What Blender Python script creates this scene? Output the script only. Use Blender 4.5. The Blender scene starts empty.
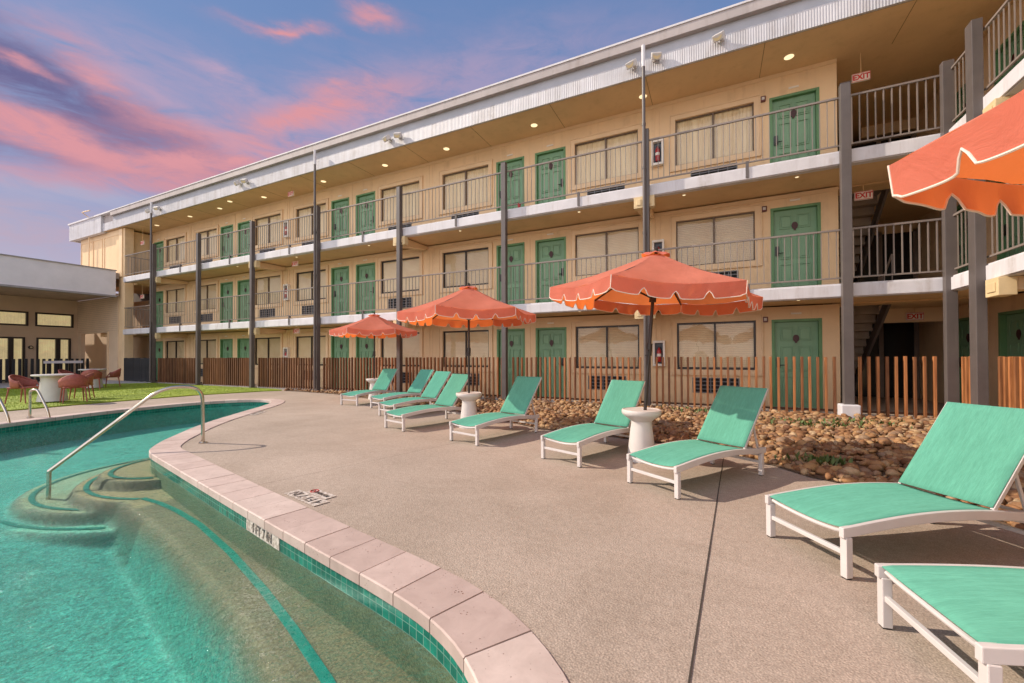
import bpy, bmesh, math, random
from mathutils import Vector, Matrix, noise
random.seed(7)
C = bpy.context.scene.collection
SC = bpy.context.scene
rad = math.radians

# ------------------------------------------------------------------ camera
F, CY, YAW, PIT, ROL, CAMH = 414.93, 351.19, .4531, .0111, -.0036, 1.22
c_, s_ = math.cos(YAW), math.sin(YAW)
R0 = Vector((c_, s_, 0)); FW = Vector((-s_*math.cos(PIT), c_*math.cos(PIT), math.sin(PIT)))
U0 = Vector((s_*math.sin(PIT), -c_*math.sin(PIT), math.cos(PIT)))
RR = R0*math.cos(ROL)+U0*math.sin(ROL); UU = U0*math.cos(ROL)-R0*math.sin(ROL)
cam = bpy.data.cameras.new('camera'); co = bpy.data.objects.new('camera', cam); C.objects.link(co)
co.matrix_world = Matrix(((RR.x, UU.x, -FW.x, 0), (RR.y, UU.y, -FW.y, 0), (RR.z, UU.z, -FW.z, CAMH), (0, 0, 0, 1)))
cam.sensor_width = 36; cam.lens = F/1024*36; cam.shift_y = (CY-341.5)/1024
cam.clip_start = .05; cam.clip_end = 3000
SC.camera = co

# ------------------------------------------------------------------ materials
MATS = {}
def nodes(name):
    m = bpy.data.materials.new(name); m.use_nodes = True
    nt = m.node_tree; b = nt.nodes['Principled BSDF']
    return m, nt, b
def N(nt, t, **k):
    n = nt.nodes.new(t)
    for a, v in k.items(): setattr(n, a, v)
    return n
def L(nt, a, b): nt.links.new(a, b)
def mix(nt, fac, a, b, blend='MIX'):
    n = N(nt, 'ShaderNodeMix', data_type='RGBA', blend_type=blend)
    for i, v in ((0, fac), (6, a), (7, b)):
        if isinstance(v, (int, float)): n.inputs[i].default_value = v
        elif isinstance(v, tuple): n.inputs[i].default_value = v if len(v) == 4 else v+(1,)
        else: L(nt, v, n.inputs[i])
    return n.outputs[2]
def ramp(nt, fac, pts):
    r = N(nt, 'ShaderNodeValToRGB'); e = r.color_ramp.elements
    while len(e) < len(pts): e.new(.5)
    for k, (p, c) in enumerate(pts):
        e[k].position = p; e[k].color = c if len(c) == 4 else tuple(c)+(1,)
    L(nt, fac, r.inputs[0]); return r.outputs[0]
def pos(nt, world=False):
    if world: return N(nt, 'ShaderNodeNewGeometry').outputs['Position']
    return N(nt, 'ShaderNodeTexCoord').outputs['Object']
def noi(nt, vec, scale, detail=4, rough=.55, dist=0, sc3=None):
    if sc3:
        mp = N(nt, 'ShaderNodeMapping'); mp.inputs['Scale'].default_value = sc3; L(nt, vec, mp.inputs[0]); vec = mp.outputs[0]
    n = N(nt, 'ShaderNodeTexNoise'); n.inputs['Scale'].default_value = scale; n.inputs['Detail'].default_value = detail
    n.inputs['Roughness'].default_value = rough; n.inputs['Distortion'].default_value = dist
    L(nt, vec, n.inputs['Vector']); return n.outputs['Fac']
def bump(nt, b, h, strength=.3, dist=.01, prev=None):
    n = N(nt, 'ShaderNodeBump'); n.inputs['Strength'].default_value = strength; n.inputs['Distance'].default_value = dist
    L(nt, h, n.inputs['Height'])
    if prev: L(nt, prev, n.inputs['Normal'])
    L(nt, n.outputs[0], b.inputs['Normal']); return n.outputs[0]
def M(name, col, rough=.6, metal=0, var=.12, scale=3, bs=0, bscale=60, world=False, streak=False, spec=None):
    if name in MATS: return MATS[name]
    m, nt, b = nodes(name); v = pos(nt, world)
    f = noi(nt, v, scale, 6, .6, 0, (1, 1, .25) if streak else None)
    lo = tuple(x*(1-var*1.6) for x in col); hi = tuple(min(1, x*(1+var)) for x in col)
    cc = ramp(nt, f, [(.3, lo), (.7, hi)])
    L(nt, cc, b.inputs['Base Color']); b.inputs['Metallic'].default_value = metal
    r = N(nt, 'ShaderNodeMapRange'); r.inputs[3].default_value = max(0, rough-.1); r.inputs[4].default_value = min(1, rough+.1)
    L(nt, noi(nt, v, scale*4, 3), r.inputs[0]); L(nt, r.outputs[0], b.inputs['Roughness'])
    if spec is not None: b.inputs['Specular IOR Level'].default_value = spec
    if bs: bump(nt, b, noi(nt, v, bscale, 5, .6), bs, .004)
    MATS[name] = m; return m

stucco = M('cream_stucco', (.84, .62, .385), .85, var=.06, scale=.9, bs=.35, bscale=70, world=True, spec=.2)
stucco2 = M('cream_trim', (.82, .61, .39), .7, var=.04, scale=2, bs=.1, world=True, spec=.2)
soffit = M('soffit_paint', (.76, .53, .30), .8, var=.07, scale=.7, bs=.1, bscale=30, world=True, spec=.2)
slabm = M('slab_edge_paint', (.68, .66, .69), .7, var=.06, scale=2.5, bs=.25, bscale=25, world=True)
walkm = M('walkway_concrete', (.33, .27, .22), .85, var=.12, scale=2, world=True)
postm = M('post_paint', (.12, .10, .095), .45, var=.1, scale=3, bs=.06, bscale=40, world=True)
railm = M('rail_paint', (.25, .205, .18), .4, var=.08)
greend = M('door_green', (.20, .375, .22), .45, var=.08, scale=2, bs=.05, bscale=30, world=True)
greenf = M('door_frame_green', (.13, .29, .13), .5, var=.08, world=True)
darkf = M('dark_bronze_frame', (.035, .025, .022), .4, var=.1)
tanf = M('tan_window_frame', (.16, .11, .075), .5, var=.1)
black = M('black_lock', (.012, .012, .013), .35, var=.1)
maroon = M('maroon_badge', (.06, .016, .018), .5, var=.2, scale=20)
grillm = M('grille_blue_grey', (.16, .165, .18), .5, var=.1)
grilld = M('grille_dark', (.02, .02, .025), .6, var=.1)
white = M('white_powder_coat', (.60, .555, .54), .38, var=.04, scale=6, bs=.03, bscale=200)
whitep = M('white_plastic', (.62, .585, .56), .45, var=.05, scale=4, bs=.05, bscale=30)
redm = M('extinguisher_red', (.42, .02, .02), .3, var=.08)
signred = M('sign_red', (.62, .02, .02), .5, var=.05)
signwhite = M('sign_white', (.84, .78, .70), .5, var=.04)
steel = M('polished_steel', (.62, .56, .47), .16, metal=1, var=.05)
polem = M('umbrella_pole_bronze', (.03, .022, .02), .35, var=.1)
pavpanel = M('pavilion_fascia_metal', (.86, .82, .86), .55, var=.05, scale=1.5, bs=.05, bscale=20, world=True)
darkfence = M('dark_stained_wood', (.028, .03, .036), .6, var=.25, scale=8, bs=.2, bscale=30, streak=True)
grey = M('grey_curb', (.42, .39, .36), .85, var=.1, world=True)
rust = M('rust_woven', (.36, .10, .075), .6, var=.15, scale=20, bs=.4, bscale=120)
floodm = M('flood_light_lens', (.75, .62, .38), .35, var=.1)
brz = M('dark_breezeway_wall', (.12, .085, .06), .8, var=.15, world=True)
cleat = M('ceiling_tan', (.6, .5, .4), .7)
weedm = M('weed_leaves', (.09, .14, .03), .6, var=.3, scale=30)
strobem = M('strobe_red', (.13, .035, .03), .4, var=.1)
sgrey = M('dark_glass', (.02, .02, .022), .12, var=.1)

def weather(m, amt=.5, col=(.62, .56, .50), scale=1.6):
    n2 = m.node_tree; b2 = n2.nodes['Principled BSDF']; src = b2.inputs['Base Color'].links[0].from_socket; p2 = pos(n2, True)
    st = noi(n2, p2, scale, 8, .68, .2, (2.2, 2.2, .22)); pt = noi(n2, p2, 5, 7, .7)
    a = N(n2, 'ShaderNodeMath', operation='MULTIPLY'); L(n2, ramp(n2, st, [(.50, (0, 0, 0)), (.68, (1, 1, 1))]), a.inputs[0]); L(n2, ramp(n2, pt, [(.35, (0, 0, 0)), (.6, (1, 1, 1))]), a.inputs[1])
    a2 = N(n2, 'ShaderNodeMath', operation='MULTIPLY'); L(n2, a.outputs[0], a2.inputs[0]); a2.inputs[1].default_value = amt
    L(n2, mix(n2, a2.outputs[0], src, mix(n2, 1, src, col, 'MULTIPLY')), b2.inputs['Base Color'])
for m_, a_ in ((stucco, .38), (soffit, .3), (slabm, .75), (postm, .4), (walkm, .6), (greend, .25)): weather(m_, a_)
def make_wood():
    m, nt, b = nodes('cedar_picket'); v = pos(nt, True)
    o = N(nt, 'ShaderNodeObjectInfo').outputs['Random']
    g = noi(nt, v, 6, 5, .6, 0, (4, 4, .35))
    c = ramp(nt, g, [(.3, (.27, .10, .034)), (.7, (.52, .225, .08))])
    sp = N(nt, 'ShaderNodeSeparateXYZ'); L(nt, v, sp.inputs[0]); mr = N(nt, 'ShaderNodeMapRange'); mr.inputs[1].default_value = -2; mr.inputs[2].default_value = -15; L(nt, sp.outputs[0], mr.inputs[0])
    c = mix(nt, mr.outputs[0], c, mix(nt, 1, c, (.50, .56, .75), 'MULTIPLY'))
    tint = ramp(nt, o, [(0, (.50, .46, .48)), (.5, (.88, .84, .82)), (1, (1.18, 1.1, 1.05))])
    L(nt, mix(nt, 1, c, tint, 'MULTIPLY'), b.inputs['Base Color']); b.inputs['Roughness'].default_value = .6
    bump(nt, b, noi(nt, v, 20, 4, .6, 0, (5, 5, .3)), .3, .004)
    return m
wood = make_wood()

def make_ribbed():
    m, nt, b = nodes('ribbed_white_metal'); v = pos(nt, True)
    sx = N(nt, 'ShaderNodeSeparateXYZ'); L(nt, v, sx.inputs[0])
    w = N(nt, 'ShaderNodeMath', operation='PINGPONG'); L(nt, sx.outputs[0], w.inputs[0]); w.inputs[1].default_value = .024
    k = N(nt, 'ShaderNodeMath', operation='MULTIPLY'); L(nt, w.outputs[0], k.inputs[0]); k.inputs[1].default_value = 41
    c = ramp(nt, noi(nt, v, 1.2, 5), [(.3, (.54, .54, .58)), (.7, (.66, .65, .69))])
    st = ramp(nt, noi(nt, v, 2, 5, .7, 0, (4, 4, .3)), [(.35, (.86, .84, .82)), (.6, (1, 1, 1))])
    L(nt, mix(nt, 1, c, st, 'MULTIPLY'), b.inputs['Base Color']); b.inputs['Roughness'].default_value = .55
    bump(nt, b, k.outputs[0], .6, .012)
    return m
ribbed = make_ribbed()
cornm = M('cornice_weathered', (.44, .39, .38), .7, var=.1, scale=1.5, world=True)
weather(ribbed, .7); weather(cornm, .7)

def make_deck():
    m, nt, b = nodes('exposed_aggregate'); v = pos(nt, True)
    big = noi(nt, v, .55, 5, .6); fine = noi(nt, v, 130, 3, .7); med = noi(nt, v, 22, 4, .6)
    c1 = ramp(nt, big, [(.3, (.41, .33, .27)), (.7, (.52, .42, .35))])
    c2 = ramp(nt, fine, [(.3, (.58, .57, .56)), (.5, (.95, .95, .95)), (.72, (1.35, 1.33, 1.3))])
    c3 = ramp(nt, med, [(.3, (.88, .87, .86)), (.7, (1.08, 1.08, 1.08))])
    vo = N(nt, 'ShaderNodeTexVoronoi'); vo.inputs['Scale'].default_value = 95; L(nt, v, vo.inputs['Vector'])
    c4 = ramp(nt, vo.outputs['Distance'], [(0, (1.12, 1.1, 1.08)), (.6, (.86, .86, .86))])
    x = mix(nt, 1, c1, c2, 'MULTIPLY'); x = mix(nt, 1, x, c3, 'MULTIPLY'); x = mix(nt, .8, x, c4, 'MULTIPLY')
    spot = ramp(nt, noi(nt, v, 1.7, 7, .75), [(.62, (1, 1, 1)), (.72, (.86, .84, .81))])
    x = mix(nt, .8, x, spot, 'MULTIPLY')
    st1 = ramp(nt, noi(nt, v, .9, 8, .7, .8), [(.45, (1, 1, 1)), (.62, (.76, .74, .70))])
    st2 = ramp(nt, noi(nt, v, 4.3, 6, .7), [(.64, (1, 1, 1)), (.74, (.80, .77, .72))])
    vo2 = N(nt, 'ShaderNodeTexVoronoi'); vo2.inputs['Scale'].default_value = 1.8; L(nt, v, vo2.inputs['Vector'])
    st3 = ramp(nt, vo2.outputs['Distance'], [(.014, (.30, .26, .22)), (.022, (1, 1, 1))])
    x = mix(nt, .42, x, st1, 'MULTIPLY'); x = mix(nt, .8, x, st2, 'MULTIPLY'); x = mix(nt, .8, x, st3, 'MULTIPLY')
    L(nt, x, b.inputs['Base Color']); b.inputs['Roughness'].default_value = .8; b.inputs['Specular IOR Level'].default_value = .3
    bump(nt, b, vo.outputs['Distance'], .5, .004, None)
    return m
deckm = make_deck()

def make_travertine():
    m, nt, b = nodes('travertine_coping'); v = pos(nt, True)
    isl = N(nt, 'ShaderNodeNewGeometry').outputs['Random Per Island']
    base = ramp(nt, isl, [(0, (.48, .36, .32)), (.5, (.56, .43, .385)), (1, (.61, .49, .44))])
    n2 = ramp(nt, noi(nt, v, 6, 7, .65, .6), [(.3, (.84, .82, .81)), (.7, (1.06, 1.06, 1.06))])
    pit = N(nt, 'ShaderNodeTexVoronoi'); pit.inputs['Scale'].default_value = 55; L(nt, v, pit.inputs['Vector'])
    msk = noi(nt, v, 9, 4, .7)
    pm = N(nt, 'ShaderNodeMath', operation='ADD'); L(nt, pit.outputs['Distance'], pm.inputs[0]); L(nt, msk, pm.inputs[1])
    pc = ramp(nt, pm.outputs[0], [(.50, (.50, .38, .32)), (.62, (1, 1, 1))])
    x = mix(nt, 1, base, n2, 'MULTIPLY'); x = mix(nt, 1, x, pc, 'MULTIPLY')
    L(nt, x, b.inputs['Base Color']); b.inputs['Roughness'].default_value = .7
    bump(nt, b, pc, .7, .005)
    return m
travm = make_travertine()

def make_tile():
    m, nt, b = nodes('glazed_teal_tile')
    uv = N(nt, 'ShaderNodeTexCoord').outputs['UV']
    br = N(nt, 'ShaderNodeTexBrick'); br.offset = 0
    br.inputs['Scale'].default_value = 1; br.inputs['Brick Width'].default_value = .058; br.inputs['Row Height'].default_value = .052
    br.inputs['Mortar Size'].default_value = .0022; br.inputs['Mortar Smooth'].default_value = .1; br.inputs['Bias'].default_value = 0
    br.inputs['Color1'].default_value = (.0, .11, .08, 1); br.inputs['Color2'].default_value = (.004, .19, .135, 1); br.inputs['Mortar'].default_value = (.14, .28, .23, 1)
    L(nt, uv, br.inputs['Vector'])
    v = pos(nt, True)
    x = mix(nt, 1, br.outputs['Color'], ramp(nt, noi(nt, v, 14, 3), [(.3, (.75, .75, .75)), (.7, (1.3, 1.3, 1.3))]), 'MULTIPLY')
    L(nt, x, b.inputs['Base Color']); b.inputs['Roughness'].default_value = .15
    bump(nt, b, br.outputs['Fac'], -.4, .003)
    return m
tilem = make_tile()
tileline = M('teal_line_tile', (.01, .26, .19), .3, var=.15, scale=14, world=True)

def make_plaster():
    m, nt, b = nodes('pebble_plaster'); v = pos(nt, True)
    at = N(nt, 'ShaderNodeAttribute'); at.attribute_name = 'aqua'
    fine = noi(nt, v, 75, 4, .7)
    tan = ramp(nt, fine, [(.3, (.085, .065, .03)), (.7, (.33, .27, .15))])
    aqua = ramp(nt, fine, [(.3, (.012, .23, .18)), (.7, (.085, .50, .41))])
    aqua = mix(nt, .9, aqua, ramp(nt, noi(nt, v, 17, 6, .7, 1.6), [(.34, (.45, .56, .60)), (.5, (1, 1, 1)), (.64, (2.0, 1.45, 1.4))]), 'MULTIPLY')  # mottling paints the light and dark of water ripples onto the floor
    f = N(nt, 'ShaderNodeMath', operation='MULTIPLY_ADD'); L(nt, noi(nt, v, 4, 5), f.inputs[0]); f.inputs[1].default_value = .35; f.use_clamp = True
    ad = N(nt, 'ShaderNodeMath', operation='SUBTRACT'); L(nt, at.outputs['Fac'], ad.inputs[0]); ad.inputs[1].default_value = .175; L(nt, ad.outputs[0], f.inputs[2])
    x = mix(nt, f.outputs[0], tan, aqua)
    x = mix(nt, .7, x, ramp(nt, noi(nt, v, 2.2, 6, .6), [(.3, (.78, .8, .78)), (.7, (1.12, 1.12, 1.12))]), 'MULTIPLY')
    ra = N(nt, 'ShaderNodeAttribute'); ra.attribute_name = 'riser_shade'
    x = mix(nt, ra.outputs['Fac'], x, mix(nt, 1, x, (.42, .40, .36), 'MULTIPLY'))  # shade of the step risers painted into the plaster colour
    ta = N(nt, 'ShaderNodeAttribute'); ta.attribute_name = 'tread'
    x = mix(nt, ta.outputs['Fac'], x, mix(nt, 1, x, (1.8, 1.7, 1.6), 'MULTIPLY'))  # treads painted paler to stand out from the painted riser shade
    L(nt, x, b.inputs['Base Color']); b.inputs['Roughness'].default_value = .8
    bump(nt, b, fine, .4, .005)
    return m
plasterm = make_plaster()

def make_water():
    m, nt, b = nodes('pool_water'); nt.nodes.remove(b)
    out = nt.nodes['Material Output']; v = pos(nt, True)
    n1 = noi(nt, v, 10, 3, .55, .5); n2 = noi(nt, v, 24, 4, .65, .8)
    a = N(nt, 'ShaderNodeMath', operation='MULTIPLY_ADD'); L(nt, n2, a.inputs[0]); a.inputs[1].default_value = .55; L(nt, n1, a.inputs[2])
    # calmer over the shallow ledge, choppier over the deep end
    sx = N(nt, 'ShaderNodeSeparateXYZ'); L(nt, v, sx.inputs[0])
    bp = N(nt, 'ShaderNodeBump'); bp.inputs['Strength'].default_value = 1; bp.inputs['Distance'].default_value = .05; L(nt, a.outputs[0], bp.inputs['Height'])
    gl = N(nt, 'ShaderNodeBsdfGlossy'); gl.inputs['Roughness'].default_value = .03; gl.inputs['Color'].default_value = (.95, .97, 1, 1); L(nt, bp.outputs[0], gl.inputs['Normal'])
    tr = N(nt, 'ShaderNodeBsdfTransparent'); tr.inputs['Color'].default_value = (.86, .97, .955, 1)
    fr = N(nt, 'ShaderNodeFresnel'); fr.inputs['IOR'].default_value = 1.33; L(nt, bp.outputs[0], fr.inputs['Normal'])
    bk = N(nt, 'ShaderNodeMath', operation='SUBTRACT'); bk.inputs[0].default_value = 1; L(nt, N(nt, 'ShaderNodeNewGeometry').outputs['Backfacing'], bk.inputs[1])
    fb = N(nt, 'ShaderNodeMath', operation='MULTIPLY'); L(nt, fr.outputs[0], fb.inputs[0]); L(nt, bk.outputs[0], fb.inputs[1])
    mx = N(nt, 'ShaderNodeMixShader'); L(nt, fb.outputs[0], mx.inputs[0]); L(nt, tr.outputs[0], mx.inputs[1]); L(nt, gl.outputs[0], mx.inputs[2])
    L(nt, mx.outputs[0], out.inputs['Surface'])
    return m
waterm = make_water()

def make_lawn():
    m, nt, b = nodes('artificial_turf'); v = pos(nt, True)
    c = ramp(nt, noi(nt, v, 60, 4, .7), [(.3, (.16, .23, .012)), (.7, (.38, .47, .03))])
    c2 = ramp(nt, noi(nt, v, .9, 6, .7), [(.35, (.62, .68, .6)), (.65, (1.12, 1.1, 1.1))])
    L(nt, mix(nt, 1, c, c2, 'MULTIPLY'), b.inputs['Base Color']); b.inputs['Roughness'].default_value = .8
    return m
lawnm = make_lawn()
bladem = M('turf_blade', (.30, .39, .02), .6, var=.4, scale=8, world=True)

def make_rock():
    m, nt, b = nodes('river_rock'); g = N(nt, 'ShaderNodeNewGeometry'); v = g.outputs['Position']
    c = ramp(nt, g.outputs['Random Per Island'], [(0, (.17, .075, .032)), (.2, (.29, .14, .058)), (.4, (.38, .205, .085)), (.55, (.21, .11, .06)), (.7, (.31, .205, .13)), (.82, (.43, .25, .105)), (1, (.46, .33, .20))])
    c2 = ramp(nt, noi(nt, v, 28, 5, .65, .5), [(.3, (.72, .7, .68)), (.7, (1.15, 1.15, 1.15))])
    L(nt, mix(nt, 1, c, c2, 'MULTIPLY'), b.inputs['Base Color']); b.inputs['Roughness'].default_value = .75
    bump(nt, b, noi(nt, v, 60, 4), .3, .004)
    return m
rockm = make_rock()
soilm = M('bed_soil', (.16, .10, .06), .9, var=.3, scale=12, bs=.4, bscale=60, world=True)

def make_fabric(name, col, tcol, tf, weave=True):
    m, nt, b = nodes(name); nt.nodes.remove(b); out = nt.nodes['Material Output']; v = pos(nt)
    f = noi(nt, v, 40, 3, .6, 0, (1.2, .12, .12))
    f2 = noi(nt, v, 3, 4)
    cc = ramp(nt, f, [(.3, tuple(x*.90 for x in col)), (.7, tuple(min(1, x*1.06) for x in col))])
    if not weave: cc = ramp(nt, f2, [(.3, tuple(x*.93 for x in col)), (.7, tuple(min(1, x*1.05) for x in col))])
    if weave:
        cc = mix(nt, 1, cc, ramp(nt, noi(nt, v, 220, 2, .6, 0, (1, .10, .10)), [(.35, (.91, .92, .92)), (.65, (1.06, 1.05, 1.05))]), 'MULTIPLY')
        cc = mix(nt, .6, cc, ramp(nt, noi(nt, v, 2.4, 6, .65), [(.35, (.91, .92, .91)), (.65, (1.04, 1.03, 1.04))]), 'MULTIPLY')
    else: cc = mix(nt, .7, cc, ramp(nt, noi(nt, v, 1.6, 7, .65, .4), [(.35, (.84, .82, .82)), (.65, (1.04, 1.06, 1.08))]), 'MULTIPLY')
    d = N(nt, 'ShaderNodeBsdfDiffuse'); L(nt, cc, d.inputs[0]); d.inputs['Roughness'].default_value = .4
    t = N(nt, 'ShaderNodeBsdfTranslucent'); t.inputs[0].default_value = tcol+(1,)
    mx = N(nt, 'ShaderNodeMixShader'); mx.inputs[0].default_value = tf
    bp = N(nt, 'ShaderNodeBump'); bp.inputs['Strength'].default_value = .6 if weave else .6; bp.inputs['Distance'].default_value = .002 if weave else .03
    L(nt, noi(nt, v, 260, 2, .5, 0, (1, .35, .35)) if weave else noi(nt, v, 4.5, 6, .62, .9), bp.inputs['Height']); L(nt, bp.outputs[0], d.inputs['Normal'])
    L(nt, d.outputs[0], mx.inputs[1]); L(nt, t.outputs[0], mx.inputs[2])
    L(nt, mx.outputs[0], out.inputs['Surface']); return m
slingm = make_fabric('mint_sling', (.145, .44, .325), (.04, .28, .18), .10)
canopym = make_fabric('coral_canvas', (.80, .29, .215), (1.0, .25, .05), .45, False)
piping = M('white_piping', (.82, .66, .56), .7, var=.05)

def make_blind():
    m, nt, b = nodes('window_blind'); v = pos(nt, True)
    sx = N(nt, 'ShaderNodeSeparateXYZ'); L(nt, v, sx.inputs[0])
    w = N(nt, 'ShaderNodeMath', operation='PINGPONG'); L(nt, sx.outputs[2], w.inputs[0]); w.inputs[1].default_value = .0225
    c = ramp(nt, noi(nt, v, 1.6, 4, .5, .8, (1, 1, .8)), [(.3, (.86, .66, .42)), (.7, (.97, .82, .58))])
    k = N(nt, 'ShaderNodeMath', operation='MULTIPLY'); L(nt, w.outputs[0], k.inputs[0]); k.inputs[1].default_value = 44
    x = mix(nt, 1, c, ramp(nt, k.outputs[0], [(.0, (.78, .76, .74)), (.4, (1, 1, 1))]), 'MULTIPLY'); x = mix(nt, 1, x, ramp(nt, N(nt, 'ShaderNodeObjectInfo').outputs['Random'], [(0, (.72, .70, .68)), (1, (1.08, 1.08, 1.08))]), 'MULTIPLY')
    L(nt, x, b.inputs['Base Color']); b.inputs['Roughness'].default_value = .6
    bump(nt, b, k.outputs[0], .4, .01); return m
blindm = make_blind()
def make_curtain():
    m, nt, b = nodes('window_curtain'); v = pos(nt, True)
    f = noi(nt, v, 5, 4, .6, .3, (3, 3, .15))
    L(nt, ramp(nt, f, [(.3, (.78, .60, .37)), (.7, (.96, .80, .54))]), b.inputs['Base Color'])
    bump(nt, b, f, .8, .05); return m
curtm = make_curtain()
def make_glass():
    m, nt, b = nodes('window_glass'); nt.nodes.remove(b); out = nt.nodes['Material Output']; v = pos(nt, True)
    tr = N(nt, 'ShaderNodeBsdfTransparent'); tr.inputs['Color'].default_value = (.93, .92, .88, 1)
    bp = N(nt, 'ShaderNodeBump'); bp.inputs['Strength'].default_value = .3; bp.inputs['Distance'].default_value = .02
    L(nt, noi(nt, v, 1.6, 2), bp.inputs['Height'])
    gl = N(nt, 'ShaderNodeBsdfGlossy'); gl.inputs['Roughness'].default_value = .02; L(nt, bp.outputs[0], gl.inputs['Normal'])
    fr = N(nt, 'ShaderNodeFresnel'); fr.inputs['IOR'].default_value = 1.55
    bk = N(nt, 'ShaderNodeMath', operation='SUBTRACT'); bk.inputs[0].default_value = 1; L(nt, N(nt, 'ShaderNodeNewGeometry').outputs['Backfacing'], bk.inputs[1])
    fb = N(nt, 'ShaderNodeMath', operation='MULTIPLY'); L(nt, fr.outputs[0], fb.inputs[0]); L(nt, bk.outputs[0], fb.inputs[1])
    mx = N(nt, 'ShaderNodeMixShader'); L(nt, fb.outputs[0], mx.inputs[0]); L(nt, tr.outputs[0], mx.inputs[1]); L(nt, gl.outputs[0], mx.inputs[2])
    L(nt, mx.outputs[0], out.inputs['Surface']); return m
glassm = make_glass()
def make_emit(name, col, s):
    m, nt, b = nodes(name)
    b.inputs['Emission Color'].default_value = col+(1,); b.inputs['Emission Strength'].default_value = s
    n = noi(nt, pos(nt), 5, 2); L(nt, ramp(nt, n, [(.3, tuple(x*.9 for x in col)), (.7, col)]), b.inputs['Base Color']); return m
lampm = make_emit('warm_lamp_lens', (1, .80, .48), 1.2)

# ------------------------------------------------------------------ mesh helpers
class MB:
    def __init__(s): s.v = []; s.f = []; s.uv = None
    def add(s, vs, fs):
        o = len(s.v); s.v += [tuple(p) for p in vs]; s.f += [tuple(i+o for i in f) for f in fs]; return s
    def box(s, x0, x1, y0, y1, z0, z1):
        x0, x1 = sorted((x0, x1)); y0, y1 = sorted((y0, y1)); z0, z1 = sorted((z0, z1))
        vs = [(x, y, z) for z in (z0, z1) for x, y in ((x0, y0), (x1, y0), (x1, y1), (x0, y1))]
        return s.add(vs, [(3, 2, 1, 0), (4, 5, 6, 7), (0, 1, 5, 4), (1, 2, 6, 5), (2, 3, 7, 6), (3, 0, 4, 7)])
    def bar(s, p, q, w, h=None, up=(0, 0, 1)):
        h = h or w; p, q = Vector(p), Vector(q); d = (q-p).normalized(); up = Vector(up)
        if abs(d.dot(up)) > .99: up = Vector((1, 0, 0))
        a = d.cross(up).normalized()*w/2; b = a.cross(d).normalized()*h/2
        vs = [t+i*a+j*b for t in (p, q) for i, j in ((-1, -1), (1, -1), (1, 1), (-1, 1))]
        return s.add(vs, [(0, 1, 2, 3), (7, 6, 5, 4), (0, 4, 5, 1), (1, 5, 6, 2), (2, 6, 7, 3), (3, 7, 4, 0)])
    def tube(s, pts, r, n=10, closed=False):
        pts = [Vector(p) for p in pts]; rs = r if isinstance(r, (list, tuple)) else [r]*len(pts)
        rings = []; prev = None
        for i, p in enumerate(pts):
            if closed: d = pts[(i+1) % len(pts)]-pts[i-1]
            else: d = (pts[min(i+1, len(pts)-1)]-pts[max(i-1, 0)])
            d.normalize()
            if prev is None:
                a = d.cross(Vector((0, 0, 1)) if abs(d.z) < .9 else Vector((1, 0, 0))).normalized()
            else: a = (prev-d*prev.dot(d)).normalized()
            prev = a; b = d.cross(a)
            rings.append([p+(a*math.cos(t)+b*math.sin(t))*rs[i] for t in [2*math.pi*k/n for k in range(n)]])
        vs = [v for r_ in rings for v in r_]; fs = []
        m = len(pts)
        for i in range(m if closed else m-1):
            j = (i+1) % m
            for k in range(n): fs.append((i*n+k, i*n+(k+1) % n, j*n+(k+1) % n, j*n+k))
        if not closed: fs += [tuple(reversed(range(n))), tuple((m-1)*n+k for k in range(n))]
        return s.add(vs, fs)
    def lathe(s, prof, n=32, c=(0, 0, 0)):
        vs = []; fs = []
        for r, z in prof:
            for k in range(n): t = 2*math.pi*k/n; vs.append((c[0]+r*math.cos(t), c[1]+r*math.sin(t), c[2]+z))
        for i in range(len(prof)-1):
            for k in range(n): fs.append((i*n+k, i*n+(k+1) % n, (i+1)*n+(k+1) % n, (i+1)*n+k))
        if prof[0][0] > 1e-4: fs.append(tuple(reversed(range(n))))
        if prof[-1][0] > 1e-4: fs.append(tuple((len(prof)-1)*n+k for k in range(n)))
        return s.add(vs, fs)
    def prism(s, poly, z0, z1):
        n = len(poly); vs = [(x, y, z0) for x, y in poly]+[(x, y, z1) for x, y in poly]
        return s.add(vs, [tuple(reversed(range(n))), tuple(range(n, 2*n))]+[(i, (i+1) % n, (i+1) % n+n, i+n) for i in range(n)])
    def build(s, name, mat, parent=None, bevel=0, smooth=False, kind=None):
        me = bpy.data.meshes.new(name); me.from_pydata(s.v, [], s.f); me.update()
        if s.uv: 
            ul = me.uv_layers.new(name='UVMap')
            for p in me.polygons:
                for li in p.loop_indices: ul.data[li].uv = s.uv[me.loops[li].vertex_index]
        if smooth:
            for p in me.polygons: p.use_smooth = True
            if smooth != 'all': me.set_sharp_from_angle(angle=rad(40))
        me.materials.append(mat)
        o = bpy.data.objects.new(name, me); C.objects.link(o)
        if parent: o.parent = parent
        if bevel:
            b = o.modifiers.new('Bevel', 'BEVEL'); b.width = bevel; b.segments = 2; b.limit_method = 'ANGLE'; b.angle_limit = rad(50)
        if kind: o['kind'] = kind
        return o
def tag(o, label, cat, group=None):
    o['label'] = label; o['category'] = cat
    if group: o['group'] = group
    return o
def thing(name, label, cat, loc=(0, 0, 0), rz=0, group=None):
    o = bpy.data.objects.new(name, None); C.objects.link(o); o.location = loc; o.rotation_euler = (0, 0, rz); o.empty_display_size = .1
    return tag(o, label, cat, group)
def copy_tree(o, parent=None):
    k = o.copy(); C.objects.link(k)
    if parent: k.parent = parent
    for ch in o.children: copy_tree(ch, k)
    return k
def inst(o, parent, loc, rz=0, scale=None):
    k = o.copy(); C.objects.link(k); k.parent = parent; k.location = loc; k.rotation_euler = (0, 0, rz)
    if scale: k.scale = scale
    return k
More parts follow.
